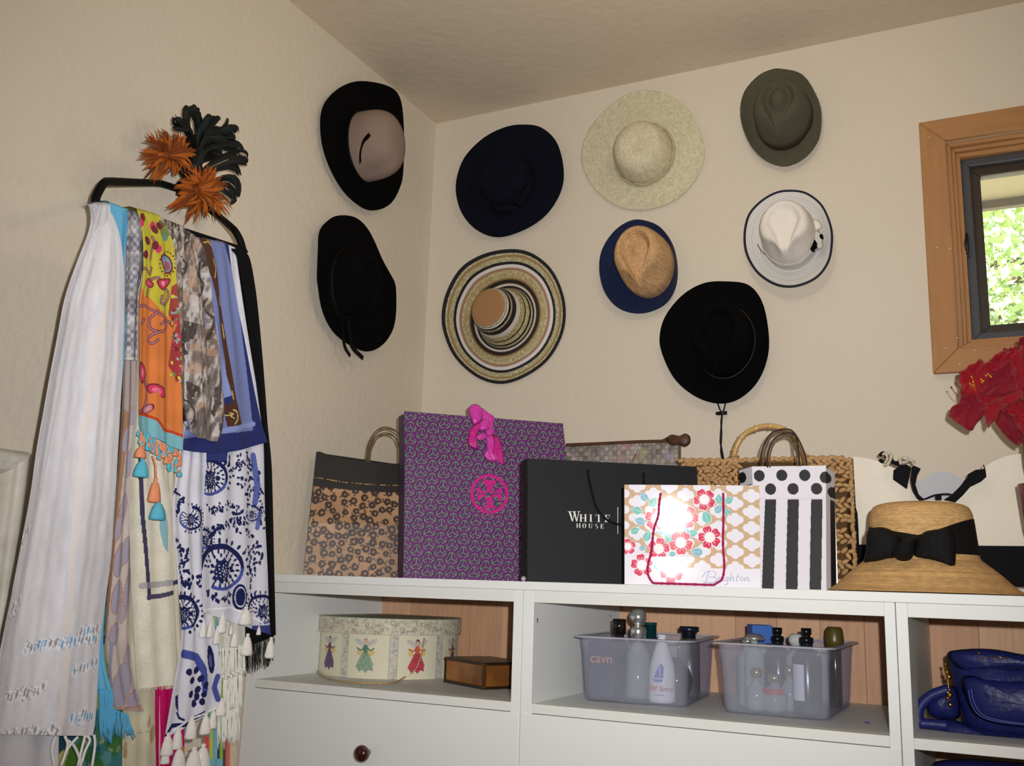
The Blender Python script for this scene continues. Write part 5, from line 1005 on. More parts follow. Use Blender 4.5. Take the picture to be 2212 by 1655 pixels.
# ---- blue handbags
bl1 = M('blue_leather', (26, 31, 88), .42, .35, noise=(20, .15), bump=(70, .4)); gold = M('gold_metal', (220, 170, 70), .2, .5, 1.); bl2 = M('blue_leather_strap', (28, 33, 94), .45, .35, bump=(60, .25))
yb = -.60; h3 = root('leather_handbag', 'royal blue soft leather handbag with gold zip in the upper right cubby', 'handbag', A(onY(2200, 1600, yb)[0], yb, Z4))
def pf_(pl, y, b, back=.4, wr=.0, n=60, seed=1, rings=8, zmin=Z4 + .001):
    px = smooth_path(np.array(pl, float), n, True); o3 = onY(px[:, 0], px[:, 1], y); V, f = puff(o3, A(-.08, -1, .05), b, rings, back, wr, seed); V[:, 2] = np.maximum(V[:, 2], zmin); return V, f
part('bag_body', pf_([(2046,1414),(2080,1405),(2140,1404),(2212,1414),(2300,1424),(2380,1436),(2400,1540),(2380,1622),(2212,1626),(2120,1606),(2085,1580),(2070,1530),(2058,1480)], yb, .075, .9, .004, 80), bl1, h3)
part('flap', pf_([(2046,1412),(2090,1402),(2150,1403),(2212,1414),(2330,1430),(2390,1440),(2390,1462),(2212,1450),(2120,1446),(2075,1446)], yb - .05, .03, .3, .002), bl1, h3)
part('front_pocket', pf_([(2079,1463),(2150,1466),(2330,1474),(2390,1480),(2390,1580),(2300,1578),(2180,1569),(2120,1554),(2092,1524)], yb - .062, .028, .3, .0015), bl1, h3)
part('base_roll', pf_([(2008,1568),(2040,1552),(2100,1565),(2180,1578),(2390,1600),(2400,1650),(2212,1634),(2100,1612),(2040,1596),(2010,1588)], yb - .03, .04, .6, .002), bl1, h3)
part('side_fold', pf_([(2004,1510),(2030,1490),(2060,1482),(2072,1510),(2072,1550),(2040,1556),(2012,1548),(2002,1530)], yb - .02, .03, .6, .003), bl1, h3)
stp = np.array([onY(x, y, yb - .055) for x, y in smooth_path([(2050,1488),(2010,1504),(1986,1530),(1986,1562),(2006,1588),(2050,1598)], 30)]); stp[:, 2] = np.maximum(stp[:, 2], Z4 + .012); part('shoulder_strap', tube(stp, .0105, 10), bl2, h3)
gz = [ball(onY(x, y, yb - .062), .0032 + .0012 * (k % 3), 8, 6) for k, (x, y) in enumerate(((2043,1435),(2046,1452),(2050,1462),(2051,1490),(2048,1496),(2052,1501),(2047,1508),(2053,1522)))]; part('gold_zip', join(*gz, tube(np.array([onY(x, y, yb - .058) for x, y in ((2041,1430),(2047,1460),(2050,1495),(2053,1524))]), .0016, 6)), gold, h3)
part('gold_stud', join(ball(onY(2115, 1411, yb - .085), .0028, 8, 6), ball(onY(2122, 1423, yb - .088), .0028, 8, 6), tube(np.array([onY(2135, 1419, yb - .086), onY(2180, 1421, yb - .09)]), .001, 6)), gold, h3)
for o_ in (0, 6): q_ = np.array([onY(x + o_, y - o_ * .4, yb - .088 + .004 * (o_ > 0)) for x, y in smooth_path([(2092,1490),(2098,1520),(2115,1545),(2150,1558),(2212,1566),(2300,1574)], 40)]); part('stitching', tube(q_, .0009, 5), M('blue_thread', (84, 92, 160), .5), h3)
h4 = root('leather_handbag', 'dark blue handbag in the lower right cubby, only its top edge showing', 'handbag', A(onY(2200, 1700, yb)[0], yb, .4155))
part('bag_body', pf_([(2016,1660),(2060,1645),(2150,1648),(2300,1662),(2400,1680),(2420,1800),(2400,1900),(2200,1900),(2060,1890),(2020,1800)], yb, .07, .8, .004, 80, zmin=.4165), bl1, h4)
part('top_flap', pf_([(2014,1652),(2060,1640),(2150,1643),(2300,1658),(2410,1675),(2410,1720),(2200,1700),(2060,1690)], yb - .03, .05, .5, .003, zmin=.4165), bl2, h4)

# ---- ornate frame on the left wall
fr_ = root('picture_frame', 'whitewashed carved picture frame with gold inner panel at the left edge of the wall', 'frame', (.001, -1.80, .62))
ww = M('whitewashed_wood', (236, 230, 218), .6, .3, noise=(14, .22), col2=(196, 190, 174), bump=(40, .4)); ya, yb2 = float(onX(71, 1000, .035)[1]), -2.12; za, zb2 = float(onX(70, 976, .035)[2]), .55; fw = abs(float(onX(20, 1018, .035)[1]) - ya)
def rail(pts_o, pts_i):
    # moulded rail: four steps from the outer to the inner edge
    st = [(0, .0, .016), (.1, .012, .034), (.38, .03, .040), (.5, .024, .030), (.72, .024, .034), (.86, .014, .024), (1.0, .004, .010)]; P_ = []
    for s, x, _ in st: x = _; P_.append([A(x, a[0] * (1 - s) + b[0] * s, a[1] * (1 - s) + b[1] * s) for a, b in zip(pts_o, pts_i)])
    P_.append([A(.002, *b) for b in pts_i]); P_.insert(0, [A(.002, *a) for a in pts_o]); return grid(np.array(P_))
oc = [(yb2, zb2), (ya, zb2), (ya, za), (yb2, za)]; ic = [(yb2 + fw, zb2 + fw), (ya - fw, zb2 + fw), (ya - fw, za - fw), (yb2 + fw, za - fw)]
for k in range(4): j = (k + 1) % 4; part('frame_rail', rail([oc[k], oc[j]], [ic[k], ic[j]]), ww, fr_, False)
part('gold_panel', box((.003, yb2 + fw - .002, zb2 + fw - .002), (.008, ya - fw + .002, za - fw + .002)), M('gold_leaf', (190, 158, 92), .45, .4, .25, noise=(20, .3), col2=(140, 112, 60)), fr_, False)
# shelf pin holes in the cubby side
mc = [o for o in COL.objects if o.name.startswith('storage_cabinet')][1]
for px, py in ((1161, 1338), (1161, 1343), (1319, 1331)):
    q_ = onX(px, py, X1 + BT + .0042); part('pin_hole', lathe([(0, .0003), (.0026, .0002), (.0026, 0), (0, 0)], q_, 10, (0, 1, 0), (0, 0, 1), (1, 0, 0)), M('dark_hole', (30, 28, 26), .8), mc)
# ================================================================== scarf rail, scarves, feather mask on the left wall
XR = .20
iron = M('black_iron', (9, 9, 10), .6, .12, noise=(40, .1))
RA, RB = onX(209, 441, XR), onX(524, 541, XR)
X_ = lambda px, py, x: onX(px, py, x)
rl_ = root('scarf_rail', 'black bent iron rail on the left wall carrying all the scarves', 'rail', A(.004, -1.2, 1.86))
pA = np.array([A(.004, *X_(384, 408, .004)[1:]), X_(352, 398, .02), X_(340, 396, .03), X_(326, 395, .05), X_(290, 394, .10), X_(240, 392, .172), X_(226, 394, .192), X_(217, 406, .199), X_(207, 428, .2), RA + A(0, 0, -.004), RA * .97 + RB * .03, RA * .5 + RB * .5, RB * .97 + RA * .03, RB, X_(519, 520, .2), X_(509, 501, .192), X_(500, 491, .17), X_(478, 472, .09), X_(462, 460, .03), A(.004, *X_(436, 440, .004)[1:])])
part('bar', tube(smooth_path(pA, 120), .0086, 10), iron, rl_)
mid = (pA[0] + pA[-1]) / 2
part('mount_plate', prism([A(.0008, mid[1] + y, mid[2] + z) for y, z in ((-.045, -.012), (.045, -.012), (.045, .022), (-.045, .022))], (.006, 0, 0)), iron, rl_, False, bevel=.002)

def poly_at(p, t):
    p = np.asarray(p, float); d = np.concatenate([[0], np.cumsum(np.hypot(*np.diff(p, axis=0).T))]); d /= d[-1]; return np.stack([np.interp(t, d, p[:, 0]), np.interp(t, d, p[:, 1])], -1)
class Sheet:
    """cloth hung over the rail: front leaf between two edges, turn over the rail, shorter rear leaf"""
    def __init__(s, L, R, x0, step=2., folds=(), rear=.16, over=True, hem=None, tight=0.):
        L, R = smooth_path(L, 60), smooth_path(R, 60); s.x0 = x0
        h = max(np.ptp(L[:, 1]), np.ptp(R[:, 1])); w = max(8, np.abs(poly_at(R, np.linspace(0, 1, 9)) - poly_at(L, np.linspace(0, 1, 9)))[:, 0].max())
        m, n = int(h / step) + 2, int(w / step) + 3; t = np.linspace(0, 1, m); u = np.linspace(0, 1, n)
        l, r = poly_at(L, t), poly_at(R, t); px = l[:, None] * (1 - u)[None, :, None] + r[:, None] * u[None, :, None]
        U, T = np.meshgrid(u, t); 
        if hem is not None: px[..., 1] += hem(U) * T ** 6
        s.px = px; P = X_(px[..., 0], px[..., 1], x0); d = np.zeros_like(U)
        for a, f, p, dr in folds: d += a * np.sin(2 * PI * (f * U + dr * T) + p) * np.minimum(1, .15 + T * 3)
        s.P0 = P.copy(); P[..., 0] += d - tight * np.exp(-T / .035); s.P = P; s.m, s.n = m, n; s.rows = P
        s.pt = Paint(s.P0[..., 1], s.P0[..., 2]); s.U, s.T = U, T; s.over = over; s.rear = rear
    def c(s, pts): p = np.asarray(pts, float).reshape(-1, 2); q = X_(p[:, 0], p[:, 1], s.x0); return q[:, 1:]
    def ppx(s, n): return float(np.linalg.norm(s.c((300, 900)) - s.c((300 + n, 900))))
    def build(s, name, parent, mat):
        P, C = s.P, s.pt.C.reshape(s.m, s.n, 3)
        if s.over:
            k = max(P[0, :, 0].mean() - XR, .006); top = P[0]; arc = [np.stack([XR + (top[:, 0] - XR) * math.cos(a), top[:, 1], top[:, 2] + .35 * k * math.sin(a)], -1) for a in np.linspace(PI if s.rear > .05 else 1.75, .35, 5)]
            ym = top[-1, 1]; rr_ = [np.stack([np.full(s.n, XR - k), ym + (top[:, 1] - ym) * (1 - .5 * min(1, 3 * q)) + 1.2 * k * min(1, 3 * q) * 0, top[:, 2] - s.rear * q], -1) for q in np.linspace(1, .1, 6)]
            ex = np.array((rr_ if s.rear > .05 else []) + arc); P = np.concatenate([ex, P]); C = np.concatenate([np.repeat(C[:1], len(ex), 0), C])
        V, f = grid(P); return part(name, (V, f), mat, parent, col=C.reshape(-1, 3))
cloth = lambda nm, **k: M(nm, paint=True, rough=k.get('rough', .85), spec=k.get('spec', .15), noise=k.get('noise', (220, .06)), bump=k.get('bump', (240, .25)), sheen=0)
cot, sheer, silk, wool = cloth('printed_cotton'), cloth('sheer_cotton', noise=(90, .05), bump=(60, .4)), cloth('silk_twill', rough=.4, spec=.4, bump=(14, .25)), cloth('soft_wool', noise=(260, .04), bump=(320, .3))
SG = 'scarves on the wall rail'
def scarf(label, L, name='scarf'): p = X_(L[0][0] + 10, L[0][1], XR); return root(name, label, 'scarf', A(XR, p[1], p[2]), SG)
def tassel(parent, px, py, w, ln, x, mat, lean=0., name='tassel', seg=10):
    k = float(np.linalg.norm(X_(px, py, x) - X_(px, py + 1, x))); p = X_(px, py, x); w *= k; ln *= k
    prof = [(0, 0), (w * .12, -.02 * ln), (w * .16, -.07 * ln), (w * .10, -.13 * ln), (w * .24, -.22 * ln), (w * .36, -.42 * ln), (w * .44, -.65 * ln), (w * .5, -.88 * ln), (w * .46, -.97 * ln), (w * .2, -ln), (0, -ln * .99)]
    rr = np.random.default_rng(int(px * 7 + py)); th = np.arange(seg) * 2 * PI / seg; P = np.array([[p + A(r * math.cos(t) * .7, r * math.sin(t) * (1 + .12 * math.sin(3 * t + px)) + lean * z, z) for t in th] for r, z in prof]); return part(name, grid(P, True), mat, parent)
def fringe(parent, pts, ln, x, mat, n, wpx=2., wav=2., name='fringe', sd=0, spread=0.):
    rr = np.random.default_rng(sd); gs = []; q = poly_at(pts, np.sort(rr.random(n)))
    for k in range(n):
        l = ln * (.8 + .4 * rr.random()); m = 8; yy = np.linspace(0, l, m); xx = q[k, 0] + wav * np.cumsum(rr.normal(size=m)) * .5 + spread * (k / n - .5) * yy; w = X_(xx, q[k, 1] + yy, x + .003 * rr.random()); r = .5 * wpx * float(np.linalg.norm(X_(300, 900, x) - X_(301, 900, x))); gs.append(tube(w, r * (.8 + .4 * rr.random()), 4))
    return part(name, join(*gs), mat, parent, kind='stuff')

# ---- innermost: cloths of which only the lower ends show
for lab, L, R, x0, fn in (
    ('striped scarf in coral, turquoise and lime, lowest at the right end of the rail', [(486,540),(470,900),(445,1400),(440,1680)], [(505,545),(510,900),(506,1400),(504,1680)], .2075, 'stripe'),
    ('cream linen scarf with faint brown stains, low centre of the rail', [(300,480),(285,900),(268,1400),(262,1690)], [(372,505),(370,900),(350,1400),(344,1690)], .2085, 'stain'),
    ('bright magenta scarf showing as a narrow strip behind the paisley scarf', [(404,512),(408,900),(340,1400),(336,1690)], [(434,522),(436,900),(400,1400),(398,1690)], .2105, 'mag'),
    ('green and teal watercolour scarf, low behind the white scarf', [(232,450),(190,900),(140,1400),(110,1690)], [(266,470),(252,900),(260,1400),(262,1690)], .2098, 'teal')):
    t = scarf(lab, L); s = Sheet(L, R, x0, 3., [(.0012, 3, 1, .1)]); p = s.pt
    if fn == 'stripe':
        for k, c_ in enumerate([(90,160,190),(70,150,180),(190,190,80),(120,180,190),(150,200,205),(30,60,110),(150,180,70),(60,70,60),(214,112,96),(206,120,104),(210,190,160)]): p.put((s.U.ravel() >= k / 11) & (s.U.ravel() <= (k + 1) / 11), c_)
        p.poly(s.c([(430,1640),(480,1640),(478,1700),(430,1700)]), (120, 180, 190)); p.poly(s.c([(430,1590),(452,1590),(452,1622),(430,1632)]), (226, 84, 84))
    elif fn == 'stain':
        p.C[:] = (206, 200, 174); p.mottle(30, .06, 4)
        for x, y, r in ((330,1585,9),(322,1560,6),(327,1580,5),(270,1620,8),(272,1630,5),(328,1600,4)): q = s.c((x, y))[0]; p.ell(q[0], q[1], s.ppx(r * .7), s.ppx(r * 1.6), (150, 122, 80), a=.5)
        p.line(s.c([(264,1586),(300,1584),(345,1576)]), s.ppx(1.6), (170, 164, 140))
    elif fn == 'mag': p.C[:] = (196, 20, 100); p.mottle(20, .05, 2); p.poly(s.c([(385,1618),(418,1600),(422,1640),(398,1655)]), (206, 120, 40))
    else:
        p.C[:] = (60, 120, 120)
        for k, c_ in enumerate(((30, 84, 96), (96, 150, 150), (84, 120, 50), (36, 60, 84), (176, 176, 110), (54, 104, 44))):
            n = vnoise(p.X * (34 + 5 * k), p.Y * (26 + 4 * k), 20 + k); p.put(n > .66, c_, .8)
        p.poly(s.c([(140,1655),(150,1620),(175,1600),(190,1625),(170,1690),(140,1690)]), (70, 110, 40)); p.poly(s.c([(100,1660),(115,1635),(140,1620),(135,1690),(100,1690)]), (196, 190, 110))
    s.build('cloth', t, cot)

# ---- white knotted fringe scarf
L = [(462,525),(468,900),(470,1300),(472,1408)]; t = scarf('white scarf with long knotted fringe, at the lower right of the rail', L)
s = Sheet(L, [(505,540),(520,900),(528,1300),(532,1400)], .2125, 3., [(.001, 3, 0, .1)]); s.pt.C[:] = (216, 216, 208); s.build('cloth', t, cot)
ivory = M('ivory_thread', (226, 226, 216), .7, .3)
fringe(t, [(474,1400),(530,1392)], 62, .2155, ivory, 46, 2.2, 1.2, sd=1); fringe(t, [(480,1468),(524,1456)], 78, .2165, ivory, 36, 2.2, 1.3, sd=2); fringe(t, [(470,1540),(516,1528)], 70, .217, ivory, 40, 2.2, 1.2, sd=3)
for k in range(9): c_ = X_(482 + k * 5.6, 1462 - k * 2 + 5 * (k % 2), .220); part('knot', ball(c_, .0042, 8, 6), ivory, t)

# ---- brown and lilac spotted scarf
L = [(262,470),(266,640),(266,780),(262,900),(254,1010),(244,1130),(236,1230),(228,1320),(226,1390),(236,1480),(242,1532)]; t = scarf('lilac and brown spotted thin scarf between the white and cream scarves', L)
s = Sheet(L, [(298,480),(300,640),(298,780),(297,900),(292,1000),(288,1100),(285,1200),(284,1300),(284,1400),(296,1490),(313,1538)], .2155, 1.5, [(.002, 2.5, 1, .2)]); p = s.pt; p.C[:] = (190, 178, 172); p.mottle(30, .05, 3)
p.poly(s.c([(266,860),(282,880),(272,960),(262,1060),(252,1160),(244,1250),(230,1380),(222,1380),(236,1230),(250,1060)]), (158, 122, 98))
p.poly(s.c([(266,775),(300,775),(298,850),(285,900),(266,880)]), (168, 156, 150))
for x, y, a, b_ in ((258,1210,9,26),(272,1190,6,22),(253,1290,9,26),(268,1310,5,26),(247,1370,8,17),(275,1270,5,30),(274,1420,5,18),(263,1482,17,34),(226,1455,9,15),(280,1000,5,24),(272,950,5,20),(290,1510,12,14),(286,900,5,14),(266,1100,6,26),(256,1140,5,20)):
    q = s.c((x, y))[0]; p.ell(q[0], q[1], s.ppx(a + 1.5), s.ppx(b_ + 1.5), (168, 124, 108), -.06); p.ell(q[0], q[1], s.ppx(a), s.ppx(b_), (158, 152, 168), -.06)
p.line(s.c([(241,1390),(239,1450),(241,1500)]), s.ppx(6), (140, 142, 160)); p.line(s.c([(240,1523),(262,1532),(312,1524)]), s.ppx(2), (170, 120, 110)); p.line(s.c([(252,1534),(280,1532),(313,1528)]), s.ppx(10), (176, 140, 128), .6)
s.build('cloth', t, sheer)

# ---- cream scarf with dark line
L = [(300,485),(296,700),(291,860),(284,960),(279,1100),(280,1200),(284,1300),(290,1400),(296,1489)]; t = scarf('cream wool scarf with a thin dark border line, low centre of the rail', L)
s = Sheet([(340,490),(340,700),(350,900),(360,1100),(368,1250),(374,1380),(380,1455)], [(375,505),(376,700),(380,900),(385,1100),(392,1250),(398,1380),(402,1452)], .2170, 2., [(.001, 2, 0, .1)]); s.pt.C[:] = (208, 202, 180); s.pt.mottle(40, .05, 3); s.pt.line(s.c([(366,1265),(392,1252)]), s.ppx(8), (60, 56, 84)); s.build('under_layer', t, wool)
s = Sheet(L, [(350,490),(350,700),(352,960),(363,1050),(373,1100),(374,1180),(375,1250),(378,1350),(382,1420),(385,1479)], .2195, 1.5, [(.0022, 2.2, 2, .1)]); p = s.pt; p.C[:] = (224, 219, 202); p.mottle(40, .03, 2); p.mottle(300, .025, 6)
p.line(s.c([(303,990),(305,1060),(308,1120),(314,1190),(320,1270),(322,1291)]), s.ppx(8), (66, 60, 88)); p.line(s.c([(319,1291),(345,1288),(376,1280)]), s.ppx(8), (78, 74, 100)); p.line(s.c([(306,1266),(340,1263),(374,1258)]), s.ppx(10), (150, 148, 160), .7)
p.poly(s.c([(345,1100),(356,1100),(362,1140),(362,1195),(352,1180),(345,1140)]), (136, 180, 190)); s.build('cloth', t, wool)
fringe(t, [(296,1488),(385,1478)], 8, .2195, M('cream_thread', (214, 208, 188), .8), 60, 1., .6, sd=9)

# ---- navy and white paisley scarf with tassels
L = [(392,515),(392,700),(388,900),(384,1000),(374,1060),(372,1120),(380,1220),(386,1300),(390,1380),(372,1490),(358,1570),(352,1600)]; t = scarf('navy and white paisley scarf edged with white tassels', L)
nv, bl_, wh = (28, 34, 84), (70, 84, 160), (214, 214, 226)
def dots(s, cx, cy, r, n, a0, a1, rd, col, el=1.6):
    for k in range(n): a = a0 + (a1 - a0) * k / max(1, n - 1); q = s.c((cx + r * math.cos(a), cy + r * 1.05 * math.sin(a)))[0]; s.pt.ell(q[0], q[1], s.ppx(rd * el), s.ppx(rd), col, -a)
def motif(s, cx, cy, r, rot=0., col=nv, col2=bl_):
    tt = np.linspace(-2.5, 2.6, 22); rad = r * (1 - .10 * (tt + 2.5) / 5); pts = [(cx + q * math.cos(a + rot), cy + q * 1.05 * math.sin(a + rot)) for a, q in zip(tt, rad)]
    for k in range(len(pts) - 1): s.pt.line(s.c([pts[k], pts[k + 1]]), s.ppx(r * (.26 - .007 * k)), col if k < 13 else col2)
    dots(s, cx, cy, r * 1.22, 15, rot - 2.9, rot + .8, r * .07, col); dots(s, cx, cy, r * .76, 17, rot - 2.4, rot + 2.6, r * .05, col, 2); dots(s, cx, cy, r * .58, 12, rot - 2.4, rot + 2.6, r * .055, col)
    q = s.c((cx + .05 * r, cy + .1 * r))[0]; s.pt.ell(q[0], q[1], s.ppx(r * .42), s.ppx(r * .42), col); dots(s, cx + .05 * r, cy + .1 * r, r * .46, 11, 0, 6.0, r * .07, col)
    for k in range(26): a = k * 2.4; q = s.c((cx + .1 * r + r * .028 * k ** .75 * 1.3 * math.cos(a), cy + .15 * r + r * .028 * k ** .75 * 1.3 * math.sin(a)))[0]; s.pt.ell(q[0], q[1], s.ppx(r * .035), s.ppx(r * .028), wh, a)
def sprig(s, pts, n, rd, sd, col=nv):
    rr = np.random.default_rng(sd); q = poly_at(pts, np.linspace(0, 1, n))
    for k in range(n):
        for j in range(3): c_ = s.c((q[k, 0] + rr.normal() * rd * 1.3, q[k, 1] + rr.normal() * rd * 1.3))[0]; s.pt.ell(c_[0], c_[1], s.ppx(rd * (.5 + .7 * rr.random())), s.ppx(rd * (.4 + .4 * rr.random())), col, rr.random() * 3)
    for k in range(0, n, 2): c_ = s.c((q[k, 0] + rr.normal() * rd, q[k, 1] + rr.normal() * rd))[0]; s.pt.ell(c_[0], c_[1], s.ppx(rd * .3), s.ppx(rd * .25), wh)
# longer rear end, reaching lower left
s = Sheet(L, [(440,530),(446,800),(450,1100),(455,1300),(470,1400),(477,1480),(470,1530)], .2215, 1.4, [(.0022, 3, .5, .1)], hem=lambda u: 0 * u); p = s.pt; p.C[:] = wh; p.mottle(20, .03, 1)
motif(s, 395, 1325, 34, .4); motif(s, 412, 1120, 24, 1.2); sprig(s, [(376,1060),(392,1080),(380,1110)], 7, 4, 1); sprig(s, [(378,1170),(400,1200),(388,1240)], 8, 4.5, 2); sprig(s, [(390,1250),(415,1262),(430,1250)], 8, 5, 3)
p.line(s.c([(396,1412),(425,1420),(440,1450),(442,1490)]), s.ppx(14), bl_); 
for x, y in ((425,1448),(434,1466),(415,1470),(428,1490),(440,1500),(412,1500),(420,1520),(436,1516),(426,1505),(444,1480),(408,1452)): q = s.c((x, y))[0]; p.ell(q[0], q[1], s.ppx(7), s.ppx(6), nv, x)
p.ell(*s.c((456, 1425))[0], s.ppx(9), s.ppx(26), nv, .3); p.ell(*s.c((456, 1428))[0], s.ppx(4), s.ppx(12), (90, 96, 150), .3); p.line(s.c([(470,1462),(464,1485),(470,1510)]), s.ppx(11), bl_)
p.poly(s.c([(378,1505),(386,1500),(387,1540),(380,1526)]), nv); p.line(s.c([(384,1540),(388,1552),(396,1556)]), s.ppx(4), nv); p.line(s.c([(350,1600),(372,1568),(400,1566),(420,1552),(440,1540)]), s.ppx(7), nv); p.line(s.c([(352,1596),(400,1560),(470,1528)]), s.ppx(3), (236, 236, 240))
s.build('rear_leaf', t, cot)
s = Sheet([(478,524),(462,700),(450,860),(446,960),(440,1060),(436,1160),(434,1240),(436,1322)], [(508,537),(522,640),(540,760),(560,880),(568,960),(570,1060),(573,1150),(577,1230),(580,1320),(584,1372)], .2255, 1.2, [(.0028, 3.2, .5, .15)]); p = s.pt; p.C[:] = wh; p.mottle(20, .03, 1)
motif(s, 452, 1032, 38, -.3, nv, bl_); motif(s, 478, 1228, 47, -.6); motif(s, 566, 1318, 30, -.9)
sprig(s, [(505,1020),(520,1000),(530,985)], 8, 4, 4); sprig(s, [(520,1040),(535,1060),(540,1090)], 8, 4.5, 5); sprig(s, [(440,1160),(470,1145),(500,1132),(522,1128)], 12, 5, 6); sprig(s, [(555,1180),(562,1210),(548,1230)], 8, 4.5, 7); sprig(s, [(500,1090),(512,1105),(505,1120)], 6, 4, 8); sprig(s, [(540,1180),(542,1240),(545,1290)], 9, 4, 9); sprig(s, [(545,1000),(552,1040),(548,1060)], 7, 5, 10)
motif(s, 440, 1165, 20, .5); sprig(s, [(450,1095),(470,1105),(495,1092)], 9, 4, 21); sprig(s, [(520,1100),(530,1140),(540,1160)], 8, 4, 22); sprig(s, [(445,1280),(470,1295),(500,1290)], 8, 4.5, 23); motif(s, 545, 1110, 16, 1.); sprig(s, [(565,1060),(566,1100),(570,1140)], 8, 4, 24); p.line(s.c([(548,985),(556,1050),(552,1085)]), s.ppx(14), bl_, .85); p.line(s.c([(560,1110),(556,1140)]), s.ppx(10), bl_, .8); sprig(s, [(440,985),(455,990),(490,985)], 8, 6, 11)
p.ell(*s.c((518, 1290))[0], s.ppx(18), s.ppx(24), nv, .2); p.ell(*s.c((519, 1290))[0], s.ppx(13), s.ppx(19), wh, .2, inner=.86)
p.line(s.c([(436,1318),(500,1312),(560,1340),(584,1368)]), s.ppx(3), (238, 238, 240)); p.poly(s.c([(545,1352),(584,1350),(585,1376),(545,1376)]), (60, 66, 130)); s.build('front_leaf', t, cot)
tw = M('white_tassel', (232, 228, 222), .9, .1, noise=(120, .1), bump=(260, .6))
for x, y, w, ln in ((441,1338,15,40),(456,1336,14,42),(482,1322,20,46),(470,1352,15,40),(508,1362,18,36),(532,1310,30,40),(536,1368,26,48),(586,1376,22,46),(560,1352,10,20),(500,1350,10,22)): tassel(t, x, y, w * 1.25, ln, .2330, tw)
for x, y, w, ln in ((364,1582,27,50),(386,1568,24,50),(416,1546,26,50),(446,1540,25,46),(480,1508,26,38),(462,1530,20,44),(388,1610,34,60),(420,1612,40,60),(440,1606,36,56),(360,1610,20,40)): tassel(t, x, y, w * 1.2, ln, .2290, tw)

# ---- black scarf at the right end
L = [(500,540),(512,560),(528,640),(543,760),(556,860),(568,960),(573,1100),(578,1200),(584,1290),(588,1378)]; t = scarf('plain black scarf hanging at the right end of the rail', L)
s = Sheet(L, [(527,541),(540,560),(551,620),(558,680),(565,760),(572,850),(577,920),(585,1000),(588,1100),(590,1200),(593,1330),(594,1372)], .2280, 3., [(.003, 1, .5, .1)]); s.pt.C[:] = (12, 12, 14); s.build('cloth', t, cot)
s = Sheet([(500,560),(520,900),(528,1200),(530,1400)], [(540,560),(575,900),(588,1200),(592,1375)], .2195, 6., []); s.pt.C[:] = (12, 12, 14); s.build('under_layer', t, cot)
fringe(t, [(530,1400),(592,1378)], 50, .2215, M('black_thread', (12, 12, 13), .8), 46, 2., 1., sd=5, spread=-.15)

# ---- blue silk scarf with brown bands
L = [(425,516),(436,560),(440,640),(432,760),(415,860),(398,930),(393,972)]; t = scarf('blue silk scarf with brown and gold border bands', L)
s = Sheet(L, [(494,530),(500,580),(512,660),(528,740),(545,830),(562,910),(576,955)], .2330, 1.2, [(.0028, 3, .3, .2)], hem=lambda u: 14 * np.sin(u * PI)); p = s.pt; p.C[:] = (34, 44, 104)
per, brn = (116, 128, 180), (76, 44, 26)
p.poly(s.c([(420,515),(482,515),(500,580),(516,680),(530,780),(540,860),(548,930),(392,948),(392,935),(420,800)]), per)
p.poly(s.c([(430,514),(452,516),(468,580),(482,680),(496,780),(508,860),(523,918),(492,922),(482,870),(495,860),(488,780),(474,690),(458,600)]), brn); p.poly(s.c([(430,516),(442,540),(452,580),(450,620),(440,600),(424,560)]), (96, 108, 168))
p.poly(s.c([(452,640),(462,680),(480,760),(500,854),(482,862),(470,780),(455,700)]), (138, 152, 206)); p.poly(s.c([(480,862),(501,854),(500,872),(484,876)]), (34, 44, 104))
for a in ([(440,524),(450,522),(456,530)], [(460,560),(466,580),(463,600)], [(474,640),(478,660)], [(482,700),(486,730)], [(500,845),(503,862)]): p.line(s.c(a), s.ppx(2.4), (206, 170, 90))
p.line(s.c([(503,886),(510,890),(512,905),(506,916)]), s.ppx(3), (206, 186, 120), sm=16); p.line(s.c([(488,898),(500,896)]), s.ppx(2), (206, 186, 120)); p.line(s.c([(496,892),(503,894),(498,900),(505,904)]), s.ppx(2), (206, 186, 120))
p.line(s.c([(392,935),(480,932),(548,916)]), s.ppx(9), (136, 152, 208)); s.build('cloth', t, silk)
s2 = Sheet([(446,955),(446,995)], [(494,955),(490,996)], .2290, 3., [], over=False); s2.pt.C[:] = (40, 52, 118); s2.build('folded_corner', t, silk)

# ---- grey checked narrow scarf
L = [(276,460),(272,540),(270,640),(268,720),(266,778)]; t = scarf('narrow grey and silver checked scarf right of the light blue one', L)
s = Sheet(L, [(302,462),(308,500),(313,560),(304,620),(299,700),(298,778)], .2365, 1.3, [(.003, 1.6, 1, .1)]); p = s.pt; p.C[:] = (162, 160, 166); a = s.px[..., 0].ravel(); b_ = s.px[..., 1].ravel(); p.put((np.floor(a / 6) + np.floor(b_ / 9)) % 2 == 0, (118, 116, 128)); p.put(np.floor(b_ / 34) % 2 == 0, (196, 194, 196), .45); p.mottle(90, .22, 3); p.put(b_ > 772, (196, 190, 186)); p.line(s.c([(308,480),(313,560),(306,615)]), s.ppx(5), (60, 54, 78)); s.build('cloth', t, cot)

